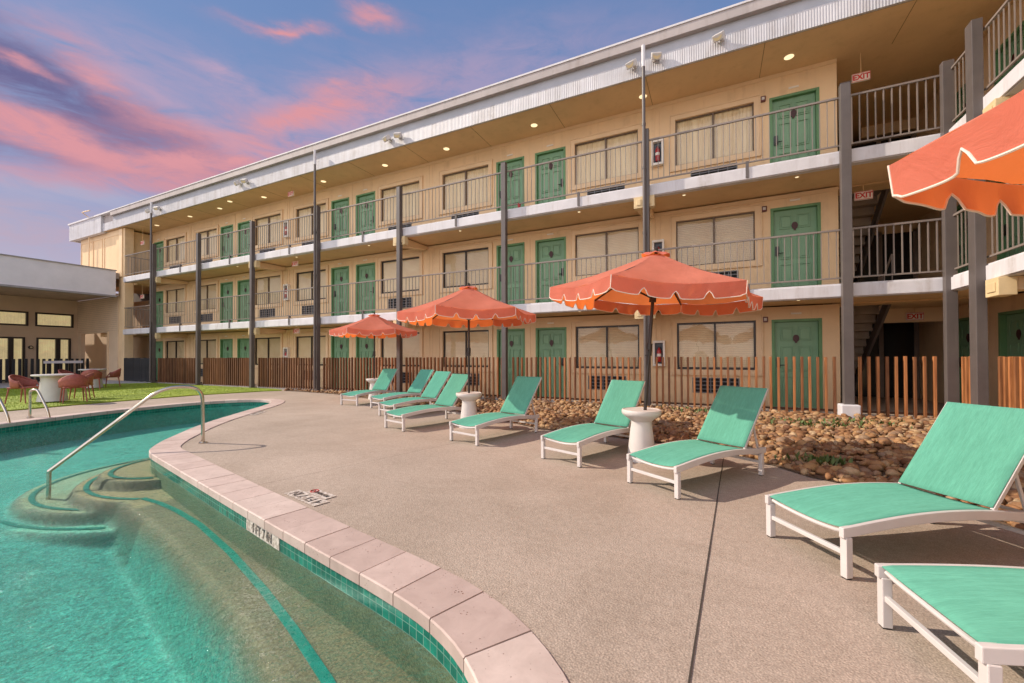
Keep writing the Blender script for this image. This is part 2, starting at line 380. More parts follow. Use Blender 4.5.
def text_mb(txt, size, depth=.004, bold=.006):
    cu = bpy.data.curves.new('t', 'FONT'); cu.body = txt; cu.size = size; cu.align_x = 'CENTER'; cu.align_y = 'CENTER'; cu.extrude = depth/2; cu.offset = size*bold
    o = bpy.data.objects.new('t', cu); C.objects.link(o)
    dg = bpy.context.evaluated_depsgraph_get(); dg.update()
    me = bpy.data.meshes.new_from_object(o.evaluated_get(dg))
    vs = [tuple(v.co) for v in me.vertices]; fs = [tuple(p.vertices) for p in me.polygons]
    bpy.data.objects.remove(o); bpy.data.curves.remove(cu); bpy.data.meshes.remove(me)
    return vs, fs
def text_obj(name, txt, size, mat, parent, mat4, sx=1, bold=.006):
    vs, fs = text_mb(txt, size, .004, bold); m = MB(); m.add([mat4 @ Vector((v[0]*sx, v[1], v[2])) for v in vs], fs)
    return m.build(name, mat, parent)
FACE = Matrix(((1, 0, 0, 0), (0, 0, -1, 0), (0, 1, 0, 0), (0, 0, 0, 1)))      # text in XY -> upright facing -Y

# ------------------------------------------------------------------ world and sun
SUN = Vector((1.33, .40, -1)).normalized()
w = bpy.data.worlds.new('World'); SC.world = w; w.use_nodes = True; nt = w.node_tree
bg = nt.nodes['Background']; bg.inputs['Strength'].default_value = 1
sky = N(nt, 'ShaderNodeTexSky'); sky.sky_type = 'NISHITA'; sky.sun_disc = False
sky.sun_elevation = math.asin(-SUN.z); sky.sun_rotation = math.atan2(-SUN.x, -SUN.y); sky.air_density = 1.2; sky.dust_density = 1.0; sky.ozone_density = 2
SKY_STR = .12
tc = N(nt, 'ShaderNodeTexCoord').outputs['Generated']
skc = mix(nt, 1, sky.outputs[0], (SKY_STR, SKY_STR*.94, SKY_STR*1.0), 'MULTIPLY')
def ray(px, py): return (RR*((px-512)/F)+UU*((CY-py)/F)+FW).normalized()
nx = N(nt, 'ShaderNodeTexNoise'); nx.inputs['Scale'].default_value = 4.5; nx.inputs['Detail'].default_value = 7; nx.inputs['Roughness'].default_value = .6
mp = N(nt, 'ShaderNodeMapping'); mp.inputs['Scale'].default_value = (1, 1, 2.6); L(nt, tc, mp.inputs[0]); L(nt, mp.outputs[0], nx.inputs['Vector'])
def vmath(op, a, b=None):
    n = N(nt, 'ShaderNodeVectorMath', operation=op)
    for i, x in enumerate((a, b)):
        if x is None: continue
        if isinstance(x, (tuple, Vector)): n.inputs[i].default_value = tuple(x)
        else: L(nt, x, n.inputs[i])
    return n
def fm(op, a, b=0.0, c=0.0, clamp=False):
    n = N(nt, 'ShaderNodeMath', operation=op); n.use_clamp = clamp
    for i, x in enumerate((a, b, c)):
        if isinstance(x, (int, float)): n.inputs[i].default_value = x
        else: L(nt, x, n.inputs[i])
    return n.outputs[0]
off = vmath('SUBTRACT', nx.outputs['Color'], (.5, .5, .5)).outputs[0]
offs = vmath('MULTIPLY', off, (.17, .17, .075)).outputs[0]
dn = vmath('ADD', tc, offs).outputs[0]
fine = N(nt, 'ShaderNodeTexNoise'); fine.inputs['Scale'].default_value = 9; fine.inputs['Detail'].default_value = 10; fine.inputs['Roughness'].default_value = .66; fine.inputs['Distortion'].default_value = .5
mp2 = N(nt, 'ShaderNodeMapping'); mp2.inputs['Scale'].default_value = (1, 1, 3.5); mp2.inputs['Rotation'].default_value = (.12, .1, 0); L(nt, tc, mp2.inputs[0]); L(nt, mp2.outputs[0], fine.inputs['Vector'])
def blob(px, py, w_, h_, rot=0, amt=1.0):
    c = ray(px, py); e1 = Vector((0, 0, 1)).cross(c).normalized()*-1; e1 = -e1 if e1.dot(RR) < 0 else e1; e2 = c.cross(e1).normalized(); e2 = e2 if e2.z > 0 else -e2
    a = math.radians(rot); f1 = e1*math.cos(a)+e2*math.sin(a); f2 = e2*math.cos(a)-e1*math.sin(a)
    dl = vmath('SUBTRACT', dn, c).outputs[0]
    u = fm('DIVIDE', vmath('DOT_PRODUCT', dl, f1).outputs['Value'], w_); v = fm('DIVIDE', vmath('DOT_PRODUCT', dl, f2).outputs['Value'], h_)
    r2 = fm('ADD', fm('MULTIPLY', u, u), fm('MULTIPLY', v, v))
    g = fm('EXPONENT', fm('MULTIPLY', r2, -1))
    near = fm('GREATER_THAN', vmath('DOT_PRODUCT', tc, c).outputs['Value'], 0)
    g = fm('MULTIPLY', g, near)
    return fm('MULTIPLY', g, fm('MULTIPLY_ADD', fine.outputs['Fac'], 2.8, -.68, True), 0, True) if amt == 1 else fm('MULTIPLY', fm('MULTIPLY', g, fm('MULTIPLY_ADD', fine.outputs['Fac'], 2.8, -.68, True)), amt, 0, True)
sx = N(nt, 'ShaderNodeSeparateXYZ'); L(nt, tc, sx.inputs[0])
# blue overhead fading to pale lilac near the horizon
elev = ramp(nt, sx.outputs[2], [(0, (.62, .42, .44)), (.12, (.44, .39, .52)), (.26, (.24, .31, .54)), (.5, (.16, .27, .52)), (1, (.12, .21, .45))])
col = mix(nt, .85, skc, elev)
glow = fm('MULTIPLY', fm('POWER', fm('MAXIMUM', vmath('DOT_PRODUCT', tc, tuple(Vector((.05, -.97, .16)).normalized())).outputs['Value'], 0), 2.0), 1.75)  # unseen sky glow added behind the camera to brighten the shaded facade
PINK = (.72, .32, .36); PALE = (.52, .37, .52); PURP = (.155, .15, .31)
for px, py, w_, h_, rot, cc, am in ((60, 40, .5, .05, 5, PALE, .45), (400, 145, .4, .12, 15, PALE, .8), (500, 60, .35, .04, 10, PALE, .35),
        (10, 225, .5, .05, 2, (.52, .40, .50), .8), (60, 190, .4, .018, 3, (.40, .44, .62), .8),
        (50, 98, .30, .040, -17, PURP, 1.3), (150, 128, .22, .030, -22, PURP, 1.2), (20, 135, .2, .03, 0, PURP, .9),
        (52, 128, .12, .022, -10, PINK, 1.3), (20, 108, .06, .010, -10, PINK, .8), (118, 88, .085, .022, -28, PINK, 1.0), (100, 152, .20, .012, -6, PINK, 1.1), (155, 160, .12, .014, 4, PINK, 1.2), (250, 168, .22, .034, 10, PINK, 1.15), (320, 112, .17, .030, 26, PINK, 1.1),
        (240, 140, .14, .016, 6, PINK, .9), (200, 190, .25, .02, 6, PINK, .9), (165, 100, .10, .02, -20, PALE, .7), (290, 28, .07, .010, 10, PINK, 1.0), (378, 14, .045, .014, 8, PINK, .9), (25, 66, .04, .007, -10, PINK, .9), (240, 80, .05, .010, 0, PALE, .8)):
    col = mix(nt, blob(px, py, w_, h_, rot, am), col, cc)
gcol = vmath('SCALE', (1.0, .93, .84)); L(nt, glow, gcol.inputs['Scale'])
col = vmath('ADD', col, gcol.outputs[0]).outputs[0]
L(nt, col, bg.inputs['Color'])
sl = bpy.data.lights.new('sun', 'SUN'); sl.energy = 5.0; sl.angle = rad(.6); sl.color = (1, .87, .71)
so = bpy.data.objects.new('sun', sl); C.objects.link(so); so.rotation_euler = SUN.to_track_quat('-Z', 'Y').to_euler(); so.location = (-20, -10, 20)

# ------------------------------------------------------------------ pool outline
def chaikin(p, n=2, closed=True):
    for _ in range(n):
        q = []
        for i in range(len(p)):
            a, b = Vector(p[i]), Vector(p[(i+1) % len(p)])
            q += [tuple(a*.75+b*.25), tuple(a*.25+b*.75)]
        p = q
    return p
ctrl = [(-.34, -4), (-.34, -1.5), (-.36, .1), (-.44, .75), (-.62, 1.18), (-.88, 1.43), (-1.2, 1.59), (-1.6, 1.69), (-2.1, 1.79), (-3.08, 1.995), (-4.48, 2.3), (-5.7, 2.57), (-6.35, 2.71), (-6.62, 2.80), (-6.9, 2.98), (-7.25, 3.26), (-8.29, 4.25), (-9.26, 5.5), (-10.05, 6.6),
        (-10.55, 7.12), (-11.05, 7.42), (-11.6, 7.4), (-12.05, 7.05), (-12.38, 6.35), (-12.42, 5.4), (-12.25, 4.3), (-11.95, 3.4), (-11.6, 2.6), (-11.0, 1), (-10.5, -1), (-10.2, -4)]
POOL = chaikin(ctrl, 2)
def offset(p, d):
    n = len(p); out = []
    for i in range(n):
        a, b = Vector(p[i-1]), Vector(p[(i+1) % n]); t = (b-a).normalized(); out.append((p[i][0]+t.y*d, p[i][1]-t.x*d))
    return out
OUT = offset(POOL, .32)
area = sum(POOL[i][0]*POOL[(i+1) % len(POOL)][1]-POOL[(i+1) % len(POOL)][0]*POOL[i][1] for i in range(len(POOL)))
if area < 0: POOL.reverse(); OUT = offset(POOL, .32)

# deck: one sheet with a hole for the pool (triangulated fill)
def sheet_with_hole(name, outer, hole, z, mat):
    bm = bmesh.new()
    for loop in (outer, hole):
        vs = [bm.verts.new((x, y, z)) for x, y in loop]
        for i in range(len(vs)): bm.edges.new((vs[i], vs[(i+1) % len(vs)]))
    bmesh.ops.triangle_fill(bm, use_beauty=True, use_dissolve=False, edges=bm.edges[:])
    bmesh.ops.recalc_face_normals(bm, faces=bm.faces[:])
    if bm.faces and sum(f.normal.z for f in bm.faces) < 0: bmesh.ops.reverse_faces(bm, faces=bm.faces[:])
    me = bpy.data.meshes.new(name); bm.to_mesh(me); bm.free(); me.materials.append(mat)
    o = bpy.data.objects.new(name, me); C.objects.link(o); o['kind'] = 'structure'; return o
deck_outer = [(-400, -300), (400, -300), (400, 500), (-400, 500)]
sheet_with_hole('pool_deck', deck_outer, offset(POOL, .30), 0, deckm)

# coping stones
def along(poly, step):
    pts = []; n = len(poly); acc = 0; pts.append((0, 0.0))
    res = [(Vector(poly[0]), 0)]
    tot = [0]
    for i in range(n): tot.append(tot[-1]+(Vector(poly[(i+1) % n])-Vector(poly[i])).length)
    return tot
tot = along(POOL, .3); LEN = tot[-1]
def at_len(s, d=0):
    s %= LEN; n = len(POOL)
    lo = 0
    for i in range(n):
        if tot[i+1] >= s: lo = i; break
    a, b = Vector(POOL[lo]), Vector(POOL[(lo+1) % n]); t = (s-tot[lo])/max(1e-6, tot[lo+1]-tot[lo]); p = a.lerp(b, t)
    def nrm(i):
        e = (Vector(POOL[(i+1) % n])-Vector(POOL[i-1])).normalized(); return Vector((e.y, -e.x))
    nn = nrm(lo).lerp(nrm((lo+1) % n), t).normalized()
    return p+nn*d
mb = MB(); ns = int(LEN/.31); st = LEN/ns
for k in range(ns):
    a0 = k*st+.004; a1 = (k+1)*st-.004; sub = 3
    jit = random.uniform(-.0015, .0015)
    rows = []
    for j in range(sub+1):
        s0 = a0+(a1-a0)*j/sub
        pi_, po = at_len(s0, -.012), at_len(s0, .315)
        rows.append((pi_, po))
    ztop = .012+jit; zb = -.055; ch = .007
    vs = []; fs = []
    for (pi_, po) in rows:
        d = (po-pi_).normalized()
        for q, z in ((pi_, zb), (pi_, ztop-ch), (pi_+d*ch, ztop), (po-d*ch, ztop), (po, ztop-ch), (po, zb)): vs.append((q.x, q.y, z))
    for j in range(sub):
        for e in range(6): fs.append((j*6+e, j*6+(e+1) % 6, (j+1)*6+(e+1) % 6, (j+1)*6+e))
    fs += [tuple(range(6)), tuple(sub*6+5-e for e in range(6))]
    mb.add(vs, fs)
mb.build('pool_coping', travm, kind='structure')
grout = MB()
GI, GO = [], []
for k in range(ns*2):
    GI.append(at_len(k*st/2, -.006)); GO.append(at_len(k*st/2, .31))
n = len(GI)
grout.add([(p.x, p.y, z) for z in (-.057, .006) for p in GI]+[(p.x, p.y, .006) for p in GO],
          [(i, i+n, (i+1) % n+n, (i+1) % n) for i in range(n)]+[(i+n, i+2*n, (i+1) % n+2*n, (i+1) % n+n) for i in range(n)])
grout.build('coping_grout', M('grout', (.28, .215, .175), .9), kind='structure')

# tile band
mb = MB(); uv = []; K = 400
for k in range(K+1):
    p = at_len(LEN*k/K*.99999, .004); s0 = LEN*k/K
    for z in (-.164, -.055): mb.v.append((p.x, p.y, z)); uv.append((s0, z+.161))
for k in range(K): mb.f.append((2*k, 2*k+1, 2*k+3, 2*k+2))
mb.uv = uv; mb.build('pool_tile_band', tilem, kind='structure')

# basin: shallow ledge along the near side, concentric corner steps, deep floor -- one height field clipped by the wall
def ss(e0, e1, x): t = max(0, min(1, (x-e0)/(e1-e0))); return t*t*(3-2*t)
WZ = -.16
DEEP = -1.0
def zdeep(x, y): return -.95+.27*ss(4.0, 6.5, math.hypot(x, y))+.16*ss(5.0, 8.0, math.hypot(x, y))
def seg_d(p, a, b):
    a, b, p = Vector(a), Vector(b), Vector(p); t = max(0, min(1, (p-a).dot(b-a)/(b-a).length_squared)); return (p-(a+(b-a)*t)).length
ledge_edge = [(-.2, .35), (-1.1, .98), (-1.85, 1.32), (-2.66, 1.585), (-4.33, 1.98), (-5.1, 2.11), (-5.95, 2.25)]
STEPS = [((-6.6, 3.15), .80, -.25), ((-6.35, 3.55), 1.47, -.352), ((-6.9, 3.38), 1.59, -.455), ((-7.0, 3.9), 2.36, -.56)]
def inside(p, poly):
    x, y = p; r = False; n = len(poly)
    for i in range(n):
        x1, y1 = poly[i]; x2, y2 = poly[(i+1) % n]
        if (y1 > y) != (y2 > y) and x < (x2-x1)*(y-y1)/(y2-y1)+x1: r = not r
    return r
def sd_ledge(x, y):
    # signed distance: positive inside the ledge zone (toward the near wall)
    best = 9
    for i in range(len(ledge_edge)-1): best = min(best, seg_d((x, y), ledge_edge[i], ledge_edge[i+1]))
    pl = [(.5, .1)]+ledge_edge+[(-5.95, 3.6), (.5, 3.6)]
    return best if inside((x, y), pl) else -best
def depth(x, y):
    DP = zdeep(x, y); z = DP
    d = sd_ledge(x, y)
    if x < 1: z = max(z, DP+(-.35-DP)*ss(-.18, .0, d))
    for (c, r, zz) in STEPS:
        dd = r-math.hypot(x-c[0], y-c[1])
        z = max(z, DP+(zz-DP)*ss(-.09, 0.0, dd)) if zz > DP else z
    return z
mb = MB(); g = .035
xs = [-13+g*i for i in range(int(13/g))]; ys = [-4+g*i for i in range(int(11.8/g))]
P2 = offset(POOL, .05); idx = {}
for j, y in enumerate(ys):
    xr = [x for x in xs if True]
    for i, x in enumerate(xs):
        if inside((x, y), P2) or inside((x+g, y), P2) or inside((x, y+g), P2) or inside((x-g, y), P2) or inside((x, y-g), P2):
            idx[i, j] = len(mb.v); mb.v.append((x, y, depth(x, y)))
for (i, j), a in idx.items():
    if (i+1, j) in idx and (i+1, j+1) in idx and (i, j+1) in idx: mb.f.append((a, idx[i+1, j], idx[i+1, j+1], idx[i, j+1]))
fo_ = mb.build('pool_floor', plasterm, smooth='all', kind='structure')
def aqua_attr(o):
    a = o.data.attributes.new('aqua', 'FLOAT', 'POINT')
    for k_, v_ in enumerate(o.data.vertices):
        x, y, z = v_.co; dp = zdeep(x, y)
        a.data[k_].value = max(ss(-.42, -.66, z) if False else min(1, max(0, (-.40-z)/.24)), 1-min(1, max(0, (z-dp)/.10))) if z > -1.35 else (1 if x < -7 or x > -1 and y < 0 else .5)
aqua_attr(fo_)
ri = fo_.data.attributes.new('riser_shade', 'FLOAT', 'POINT'); tr_ = fo_.data.attributes.new('tread', 'FLOAT', 'POINT')
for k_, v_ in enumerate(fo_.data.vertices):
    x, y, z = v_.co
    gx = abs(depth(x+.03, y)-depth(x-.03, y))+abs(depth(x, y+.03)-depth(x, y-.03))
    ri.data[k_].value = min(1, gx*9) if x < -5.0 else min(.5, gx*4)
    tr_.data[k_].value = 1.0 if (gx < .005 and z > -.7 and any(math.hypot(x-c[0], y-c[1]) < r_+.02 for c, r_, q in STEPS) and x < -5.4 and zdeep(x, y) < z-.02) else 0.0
mb = MB()
for k in range(K+1):
    p = at_len(LEN*k/K*.99999, .012)
    for z in (-1.4, -.164): mb.v.append((p.x, p.y, z))
for k in range(K): mb.f.append((2*k, 2*k+1, 2*k+3, 2*k+2))
wl_ = mb.build('pool_wall', plasterm, kind='structure')
a_ = wl_.data.attributes.new('aqua', 'FLOAT', 'POINT')
for k_, v_ in enumerate(wl_.data.vertices): a_.data[k_].value = 1.0 if v_.co.x < -8 else 0.0
# teal tile lines
def line_strip(name, pts, wd, zf):
    m = MB(); n = len(pts)
    for i, p in enumerate(pts):
        a, b = Vector(pts[max(0, i-1)]), Vector(pts[min(n-1, i+1)]); t = (b-a).normalized(); nn = Vector((-t.y, t.x))*wd/2
        for s0 in (1, -1):
            q = Vector(p)+nn*s0; m.v.append((q.x, q.y, zf(q.x, q.y)))
    for i in range(n-1): m.f.append((2*i, 2*i+1, 2*i+3, 2*i+2))
    return m.build(name, tileline, kind='structure')
ll = [(-.5, .66), (-1.2, 1.19), (-1.68, 1.42), (-2.2, 1.61), (-2.74, 1.79), (-3.5, 2.015), (-4.33, 2.22), (-4.9, 2.315), (-5.35, 2.36), (-5.72, 2.36)]
dense = []
for i in range(len(ll)-1):
    for k in range(6): dense.append(tuple(Vector(ll[i]).lerp(Vector(ll[i+1]), k/6)))
line_strip('ledge_tile_line', dense+[ll[-1]], .055, lambda x, y: depth(x, y)+.006)
for (c, r, zz) in STEPS:
    pts = []
    for k in range(120):
        t = math.pi*.60+k*math.pi*1.25/119; p = (c[0]+(r-.10)*math.cos(t), c[1]+(r-.10)*math.sin(t))
        if inside(p, offset(POOL, -.03)) and p[0] < -5.7 and depth(*p) < zz+.02: pts.append(p)
    line_strip('step_tile_line', pts, .05, lambda x, y, zz=zz: zz+.008)
# water body
wp = offset(POOL, -.001)
wb = MB(); wb.prism(wp, -1.3, WZ)
wo = wb.build('pool_water', waterm, kind='structure')

# joints in the deck
jm = M('joint_dark', (.06, .045, .035), .9)  # dark colour of the grooves between deck slabs
def joint(a, b, wd=.008):
    m = MB(); a, b = Vector(a), Vector(b); t = (b-a).normalized(); nn = Vector((-t.y, t.x))*wd/2
    m.add([(a+nn).to_3d()+Vector((0, 0, .004)), (a-nn).to_3d()+Vector((0, 0, .004)), (b-nn).to_3d()+Vector((0, 0, .004)), (b+nn).to_3d()+Vector((0, 0, .004))], [(0, 1, 2, 3)])
    return m.build('deck_joint', jm, kind='structure')
joint((-.17, .1), (.09, 5.5))
jm2 = jm
joint((-3.9, 2.49), (-2.9, 6.3), .003); joint((-11.9, 7.9), (-11.7, 9.4), .004)

# lawn, path
LAWN = [(-14.3, -4), (-14.42, 3.3), (-14.7, 5.2), (-14.75, 7.4), (-14.2, 9.3), (-13.9, 9.75), (-14.6, 9.98), (-23.4, 9.98), (-24.9, 8.2), (-25, -4)]
m = MB(); m.add([(x, y, .03) for x, y in LAWN]+[(x, y, -.01) for x, y in LAWN], [tuple(reversed(range(len(LAWN))))]+[(i, (i+1) % len(LAWN), (i+1) % len(LAWN)+len(LAWN), i+len(LAWN)) for i in range(len(LAWN))])
m.build('lawn', lawnm, kind='structure')
m = MB(); m.prism([(-25.02, -4), (-31.9, -4), (-31.9, 10.9), (-26, 10.9), (-23.3, 10.0), (-24.9, 8.25)], -.01, .035)
m.build('path', M('path_concrete', (.46, .44, .45), .85, var=.1, scale=2, bs=.2, world=True), kind='structure')
gb = MB()
for k in range(45000):
    x, y = random.uniform(-25, -14), random.uniform(-1, 10)
    if not inside((x, y), LAWN): continue
    a = random.uniform(0, 6.28); h = random.uniform(.012, .03); w0 = .006; lx, ly = random.uniform(-.012, .012), random.uniform(-.012, .012)
    gb.add([(x-w0*math.cos(a), y-w0*math.sin(a), .03), (x+w0*math.cos(a), y+w0*math.sin(a), .03), (x+lx, y+ly, .03+h)], [(0, 1, 2)])
o = gb.build('grass', bladem, kind='stuff'); tag(o, 'short bright green turf blades covering the lawn beside the pool', 'grass')

# river rock bed
EDGE = [(-13.9, 9.78), (-11.2, 9.6), (-9.0, 8.95), (-7.1, 8.4), (-4.8, 7.6), (-3.6, 6.95), (-2.6, 6.4), (-1.44, 6.25), (-.74, 6.08), (0.0, 5.82), (.57, 5.36), (.85, 5.0), (1.14, 4.85), (1.5, 4.55), (1.82, 4.22), (2.0, 3.8), (2.1, 2.5), (2.15, -3)]
BED = EDGE+[(3.7, -3), (3.7, 10.1), (-13.9, 10.1)]
m = MB(); m.add([(x, y, .012) for x, y in BED], [tuple(range(len(BED)))]); m.build('rock_bed_soil', soilm, kind='structure')
protos = []
for k in range(14):
    bm = bmesh.new(); bmesh.ops.create_icosphere(bm, subdivisions=2, radius=1)
    sx_, sy_, sz_ = random.uniform(.75, 1.25), random.uniform(.6, .95), random.uniform(.42, .7); sd = Vector((k*7.1, 3, 1))
    vs = []
    for v in bm.verts:
        n_ = 1+.35*noise.noise(v.co*1.1+sd)+.1*noise.noise(v.co*2.6+sd); vs.append(Vector((v.co.x*sx_*n_, v.co.y*sy_*n_, v.co.z*sz_*n_)))
    fs = [tuple(v.index for v in f.verts) for f in bm.faces]; bm.free(); protos.append((vs, fs))
rk = MB(); cnt = 0
def put_rock(x, y, z, r):
    vs, fs = random.choice(protos); q = Matrix.Rotation(random.uniform(0, 6.28), 3, 'Z') @ Matrix.Rotation(random.uniform(-.35, .35), 3, 'X') @ Matrix.Rotation(random.uniform(-.35, .35), 3, 'Y')
    q = q*r; p = Vector((x, y, z)); rk.add([q @ v+p for v in vs], fs)
for k in range(60000):
    x = random.uniform(-14, 3.7); y = random.uniform(2.2, 10.05)
    if x > 2.9 and y < 4: continue
    if not inside((x, y), BED): continue
    if x < -4 and random.random() < .45: continue
    far = math.hypot(x, y)
    dens = .8 if far < 9.5 else .3
    if random.random() > dens: continue
    de = min(seg_d((x, y), EDGE[i], EDGE[i+1]) for i in range(len(EDGE)-1))
    r = random.choice((.022, .028, .034, .041, .048, .056, .072))*random.uniform(.85, 1.15)*(1.0 if far < 9.5 else 1.2)
    if de < .03: continue
    hump = .035+.035*ss(0, .5, de)
    put_rock(x, y, .01+random.uniform(.0, hump), r); cnt += 1
print('rocks', cnt)
o = rk.build('river_rocks', rockm, smooth='all', kind='stuff'); tag(o, 'bed of rounded tan and brown river rocks along the slat fence', 'rocks')
wd = MB()
for cx, cy, n_, sp in ((1.37, 8.4, 90, .35), (1.02, 5.45, 60, .14), (-.4, 9.3, 40, .3), (2.3, 8.9, 40, .3)):
    for k in range(n_*2):
        x, y = random.gauss(cx, sp), random.gauss(cy, sp*.6); a = random.uniform(0, 6.28); z = .06; h = random.uniform(.03, .09)
        if not inside((x, y), BED): continue
        dx, dy = math.cos(a)*h*.6, math.sin(a)*h*.6; wv = Vector((-math.sin(a), math.cos(a), 0))*h*.22; p = Vector((x, y, z)); t = p+Vector((dx, dy, h)); mid = p.lerp(t, .55)
        wd.add([p, mid+wv, t, mid-wv], [(0, 1, 2, 3)])
o = wd.build('weeds', weedm, kind='stuff'); tag(o, 'low green weeds growing between the river rocks', 'weeds')

# ------------------------------------------------------------------ motel building
YP, YW = 10.11, 11.4
PX = [2.31, -1.38, -5.08, -8.72, -12.37, -16.0, -19.65, -23.3]
FL = [0.0, 2.61, 5.22]; SB = [2.34, 4.94]; SOF = 7.8
B0 = -1.3; RM = 3.64
motel = thing('motel_building', 'three storey cream motel with green doors and open balcony walkways behind the loungers', 'building', (0, YP, 0))
def LB(o): o.location = Vector(o.location)-Vector(motel.location); return o           # parts are written in world coordinates
def part(mb_, name, mat, parent=None, **k):
    p = parent or motel; o = mb_.build(name, mat, p, **k)
    if p is motel: LB(o)
    return o
intm = M('curtain_reflection_glow', (.85, .70, .42), .8, var=.3, scale=1.4, world=True)
b_ = intm.node_tree.nodes['Principled BSDF']; b_.inputs['Emission Color'].default_value = (.95, .76, .42, 1); b_.inputs['Emission Strength'].default_value = .42  # curtain emission stands in for sunlight reflected in the pavilion panes
rooms = []     # (x0, door on the left?, door range, window range)
for k in range(-8, 1):
    a = B0+RM*k
    if k == 0: rooms.append((a, 2.5, (1.23, 2.17), (-.85, .90)))
    elif k % 2: rooms.append((a, a+RM, (a+.19, a+1.12), (a+1.41, a+3.16)))
    else: rooms.append((a, a+RM, (a+2.52, a+3.45), (a+.48, a+2.23)))
rooms = [r for r in rooms if r[0] > -27.2]
XL = -26.75
def wall_cells(mbx, x0, x1, z0, z1, openings, y0, y1, axis='x'):
    xs_ = sorted({x0, x1}|{v for o in openings for v in o[:2]}); zs_ = sorted({z0, z1}|{v for o in openings for v in o[2:]})
    for i in range(len(xs_)-1):
        run = None
        for j in range(len(zs_)-1):
            cx, cz = (xs_[i]+xs_[i+1])/2, (zs_[j]+zs_[j+1])/2
            solid = not any(o[0] < cx < o[1] and o[2] < cz < o[3] for o in openings)
            if solid:
                if run is None: run = zs_[j]
            if (not solid or j == len(zs_)-2) and run is not None:
                top = zs_[j+1] if solid else zs_[j]
                if axis == 'x': mbx.box(xs_[i], xs_[i+1], y0, y1, run, top)
                else: mbx.box(y0, y1, xs_[i], xs_[i+1], run, top)
                run = None
DH = 2.03; WZ0, WZ1 = .86, 2.04; TZ = .17
wall = MB(); trim_list = []
CE = [SB[0], SB[1], SOF]
for f in range(3):
    z = FL[f]
    ops = []
    for (x0, x1, d, wi) in rooms:
        ops.append((d[0], d[1], z, z+DH)); ops.append((wi[0], wi[1], z+WZ0, z+WZ1))
        cxx = (wi[0]+wi[1])/2; ops.append((cxx-.52, cxx+.52, z+.28, z+.66))
    wall_cells(wall, XL, 2.5, z, CE[f], ops, YW, YW+.16)
part(wall, 'wall', stucco)
m = MB()
for f in range(3):
    z = FL[f]
    m.box(2.34, 2.498, YW+.162, 19, z, CE[f])                     # breezeway side wall
part(m, 'breezeway_wall', stucco)
# interior dark box behind openings
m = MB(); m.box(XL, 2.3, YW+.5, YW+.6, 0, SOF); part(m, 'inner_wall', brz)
# vertical battens
m = MB()
for f in range(3):
    for k in range(-7, 1):
        a = B0+RM*k
        for dx in ((-.06, .06) if k % 2 == 0 else (-.0,)): m.box(a+dx-.01, a+dx+.01, YW-.012, YW, FL[f], CE[f]-.003)
    m.box(XL, 2.5, YW-.02, YW-.001, CE[f]-.09, CE[f]-.003)
part(m, 'batten', stucco2)

# door prototype (local: x 0..w, facing -Y at y=0, z 0..DH)
def door_leaf(wd, flip, depth=0):
    m = MB(); t = .045
    x0, x1, zt = .05, wd-.05, DH-.045
    m.box(x0, x1, .08, .08+t, .008, zt)
    W_ = x1-x0; px = (x0+.12, x0+W_/2-.04, x0+W_/2+.04, x1-.12)
    rows = ((.16, .72), (.84, 1.42), (1.54, 1.86))
    for a, b in ((px[0], px[1]), (px[2], px[3])):
        for z0, z1 in rows:
            m.box(a, a+.022, .060, .0802, z0, z1); m.box(b-.022, b, .060, .0802, z0, z1); m.box(a+.022, b-.022, .060, .0802, z0, z0+.022); m.box(a+.022, b-.022, .060, .0802, z1-.022, z1)
            m.box(a+.045, b-.045, .064, .0802, z0+.045, z1-.045)
    return m
def make_door(wd, flip, parent, loc, rz=0, mesh_cache={}):
    key = (round(wd, 2), flip)
    if key not in mesh_cache:
        leaf = door_leaf(wd, flip).build('door', greend, None, bevel=.004)
        fr = MB(); fr.box(-.012, .05, -.012, .155, 0, DH-.045); fr.box(wd-.05, wd+.012, -.012, .155, 0, DH-.045); fr.box(-.012, wd+.012, -.0122, .155, DH-.0448, DH+.012)
        fo = fr.build('door_frame', greenf, leaf, bevel=.004)
        hx = (wd-.12) if flip else .12
        h = MB(); h.box(hx-.035, hx+.035, .045, .0615, .93, 1.15); h.tube([(hx, .05, .98), (hx, .01, .98), (hx+(-.12 if flip else .12), .005, .98)], .011, 8)
        h.build('handle', black, leaf, smooth=True)
        bd = MB(); bd.v = []; n = 20; cx, cz = wd/2, 1.60
        bd.add([(cx+.062*math.cos(2*math.pi*k/n), y, cz+.085*math.sin(2*math.pi*k/n)) for y in (.048, .062) for k in range(n)], [tuple(range(n))]+[(k, (k+1) % n, (k+1) % n+n, k+n) for k in range(n)])
        bd.box(cx-.02, cx+.02, .05, .06, cz-.11, cz-.08)
        bo = bd.build('badge', maroon, leaf)
        th = MB(); th.box(.0, wd, -.02, .2, -.0, .012); th.build('threshold', grey, leaf)
        mesh_cache[key] = leaf
        leaf.parent = parent; leaf.location = loc; leaf.rotation_euler = (0, 0, rz); return leaf
    k = copy_tree(mesh_cache[key]); k.parent = parent; k.location = loc; k.rotation_euler = (0, 0, rz); return k
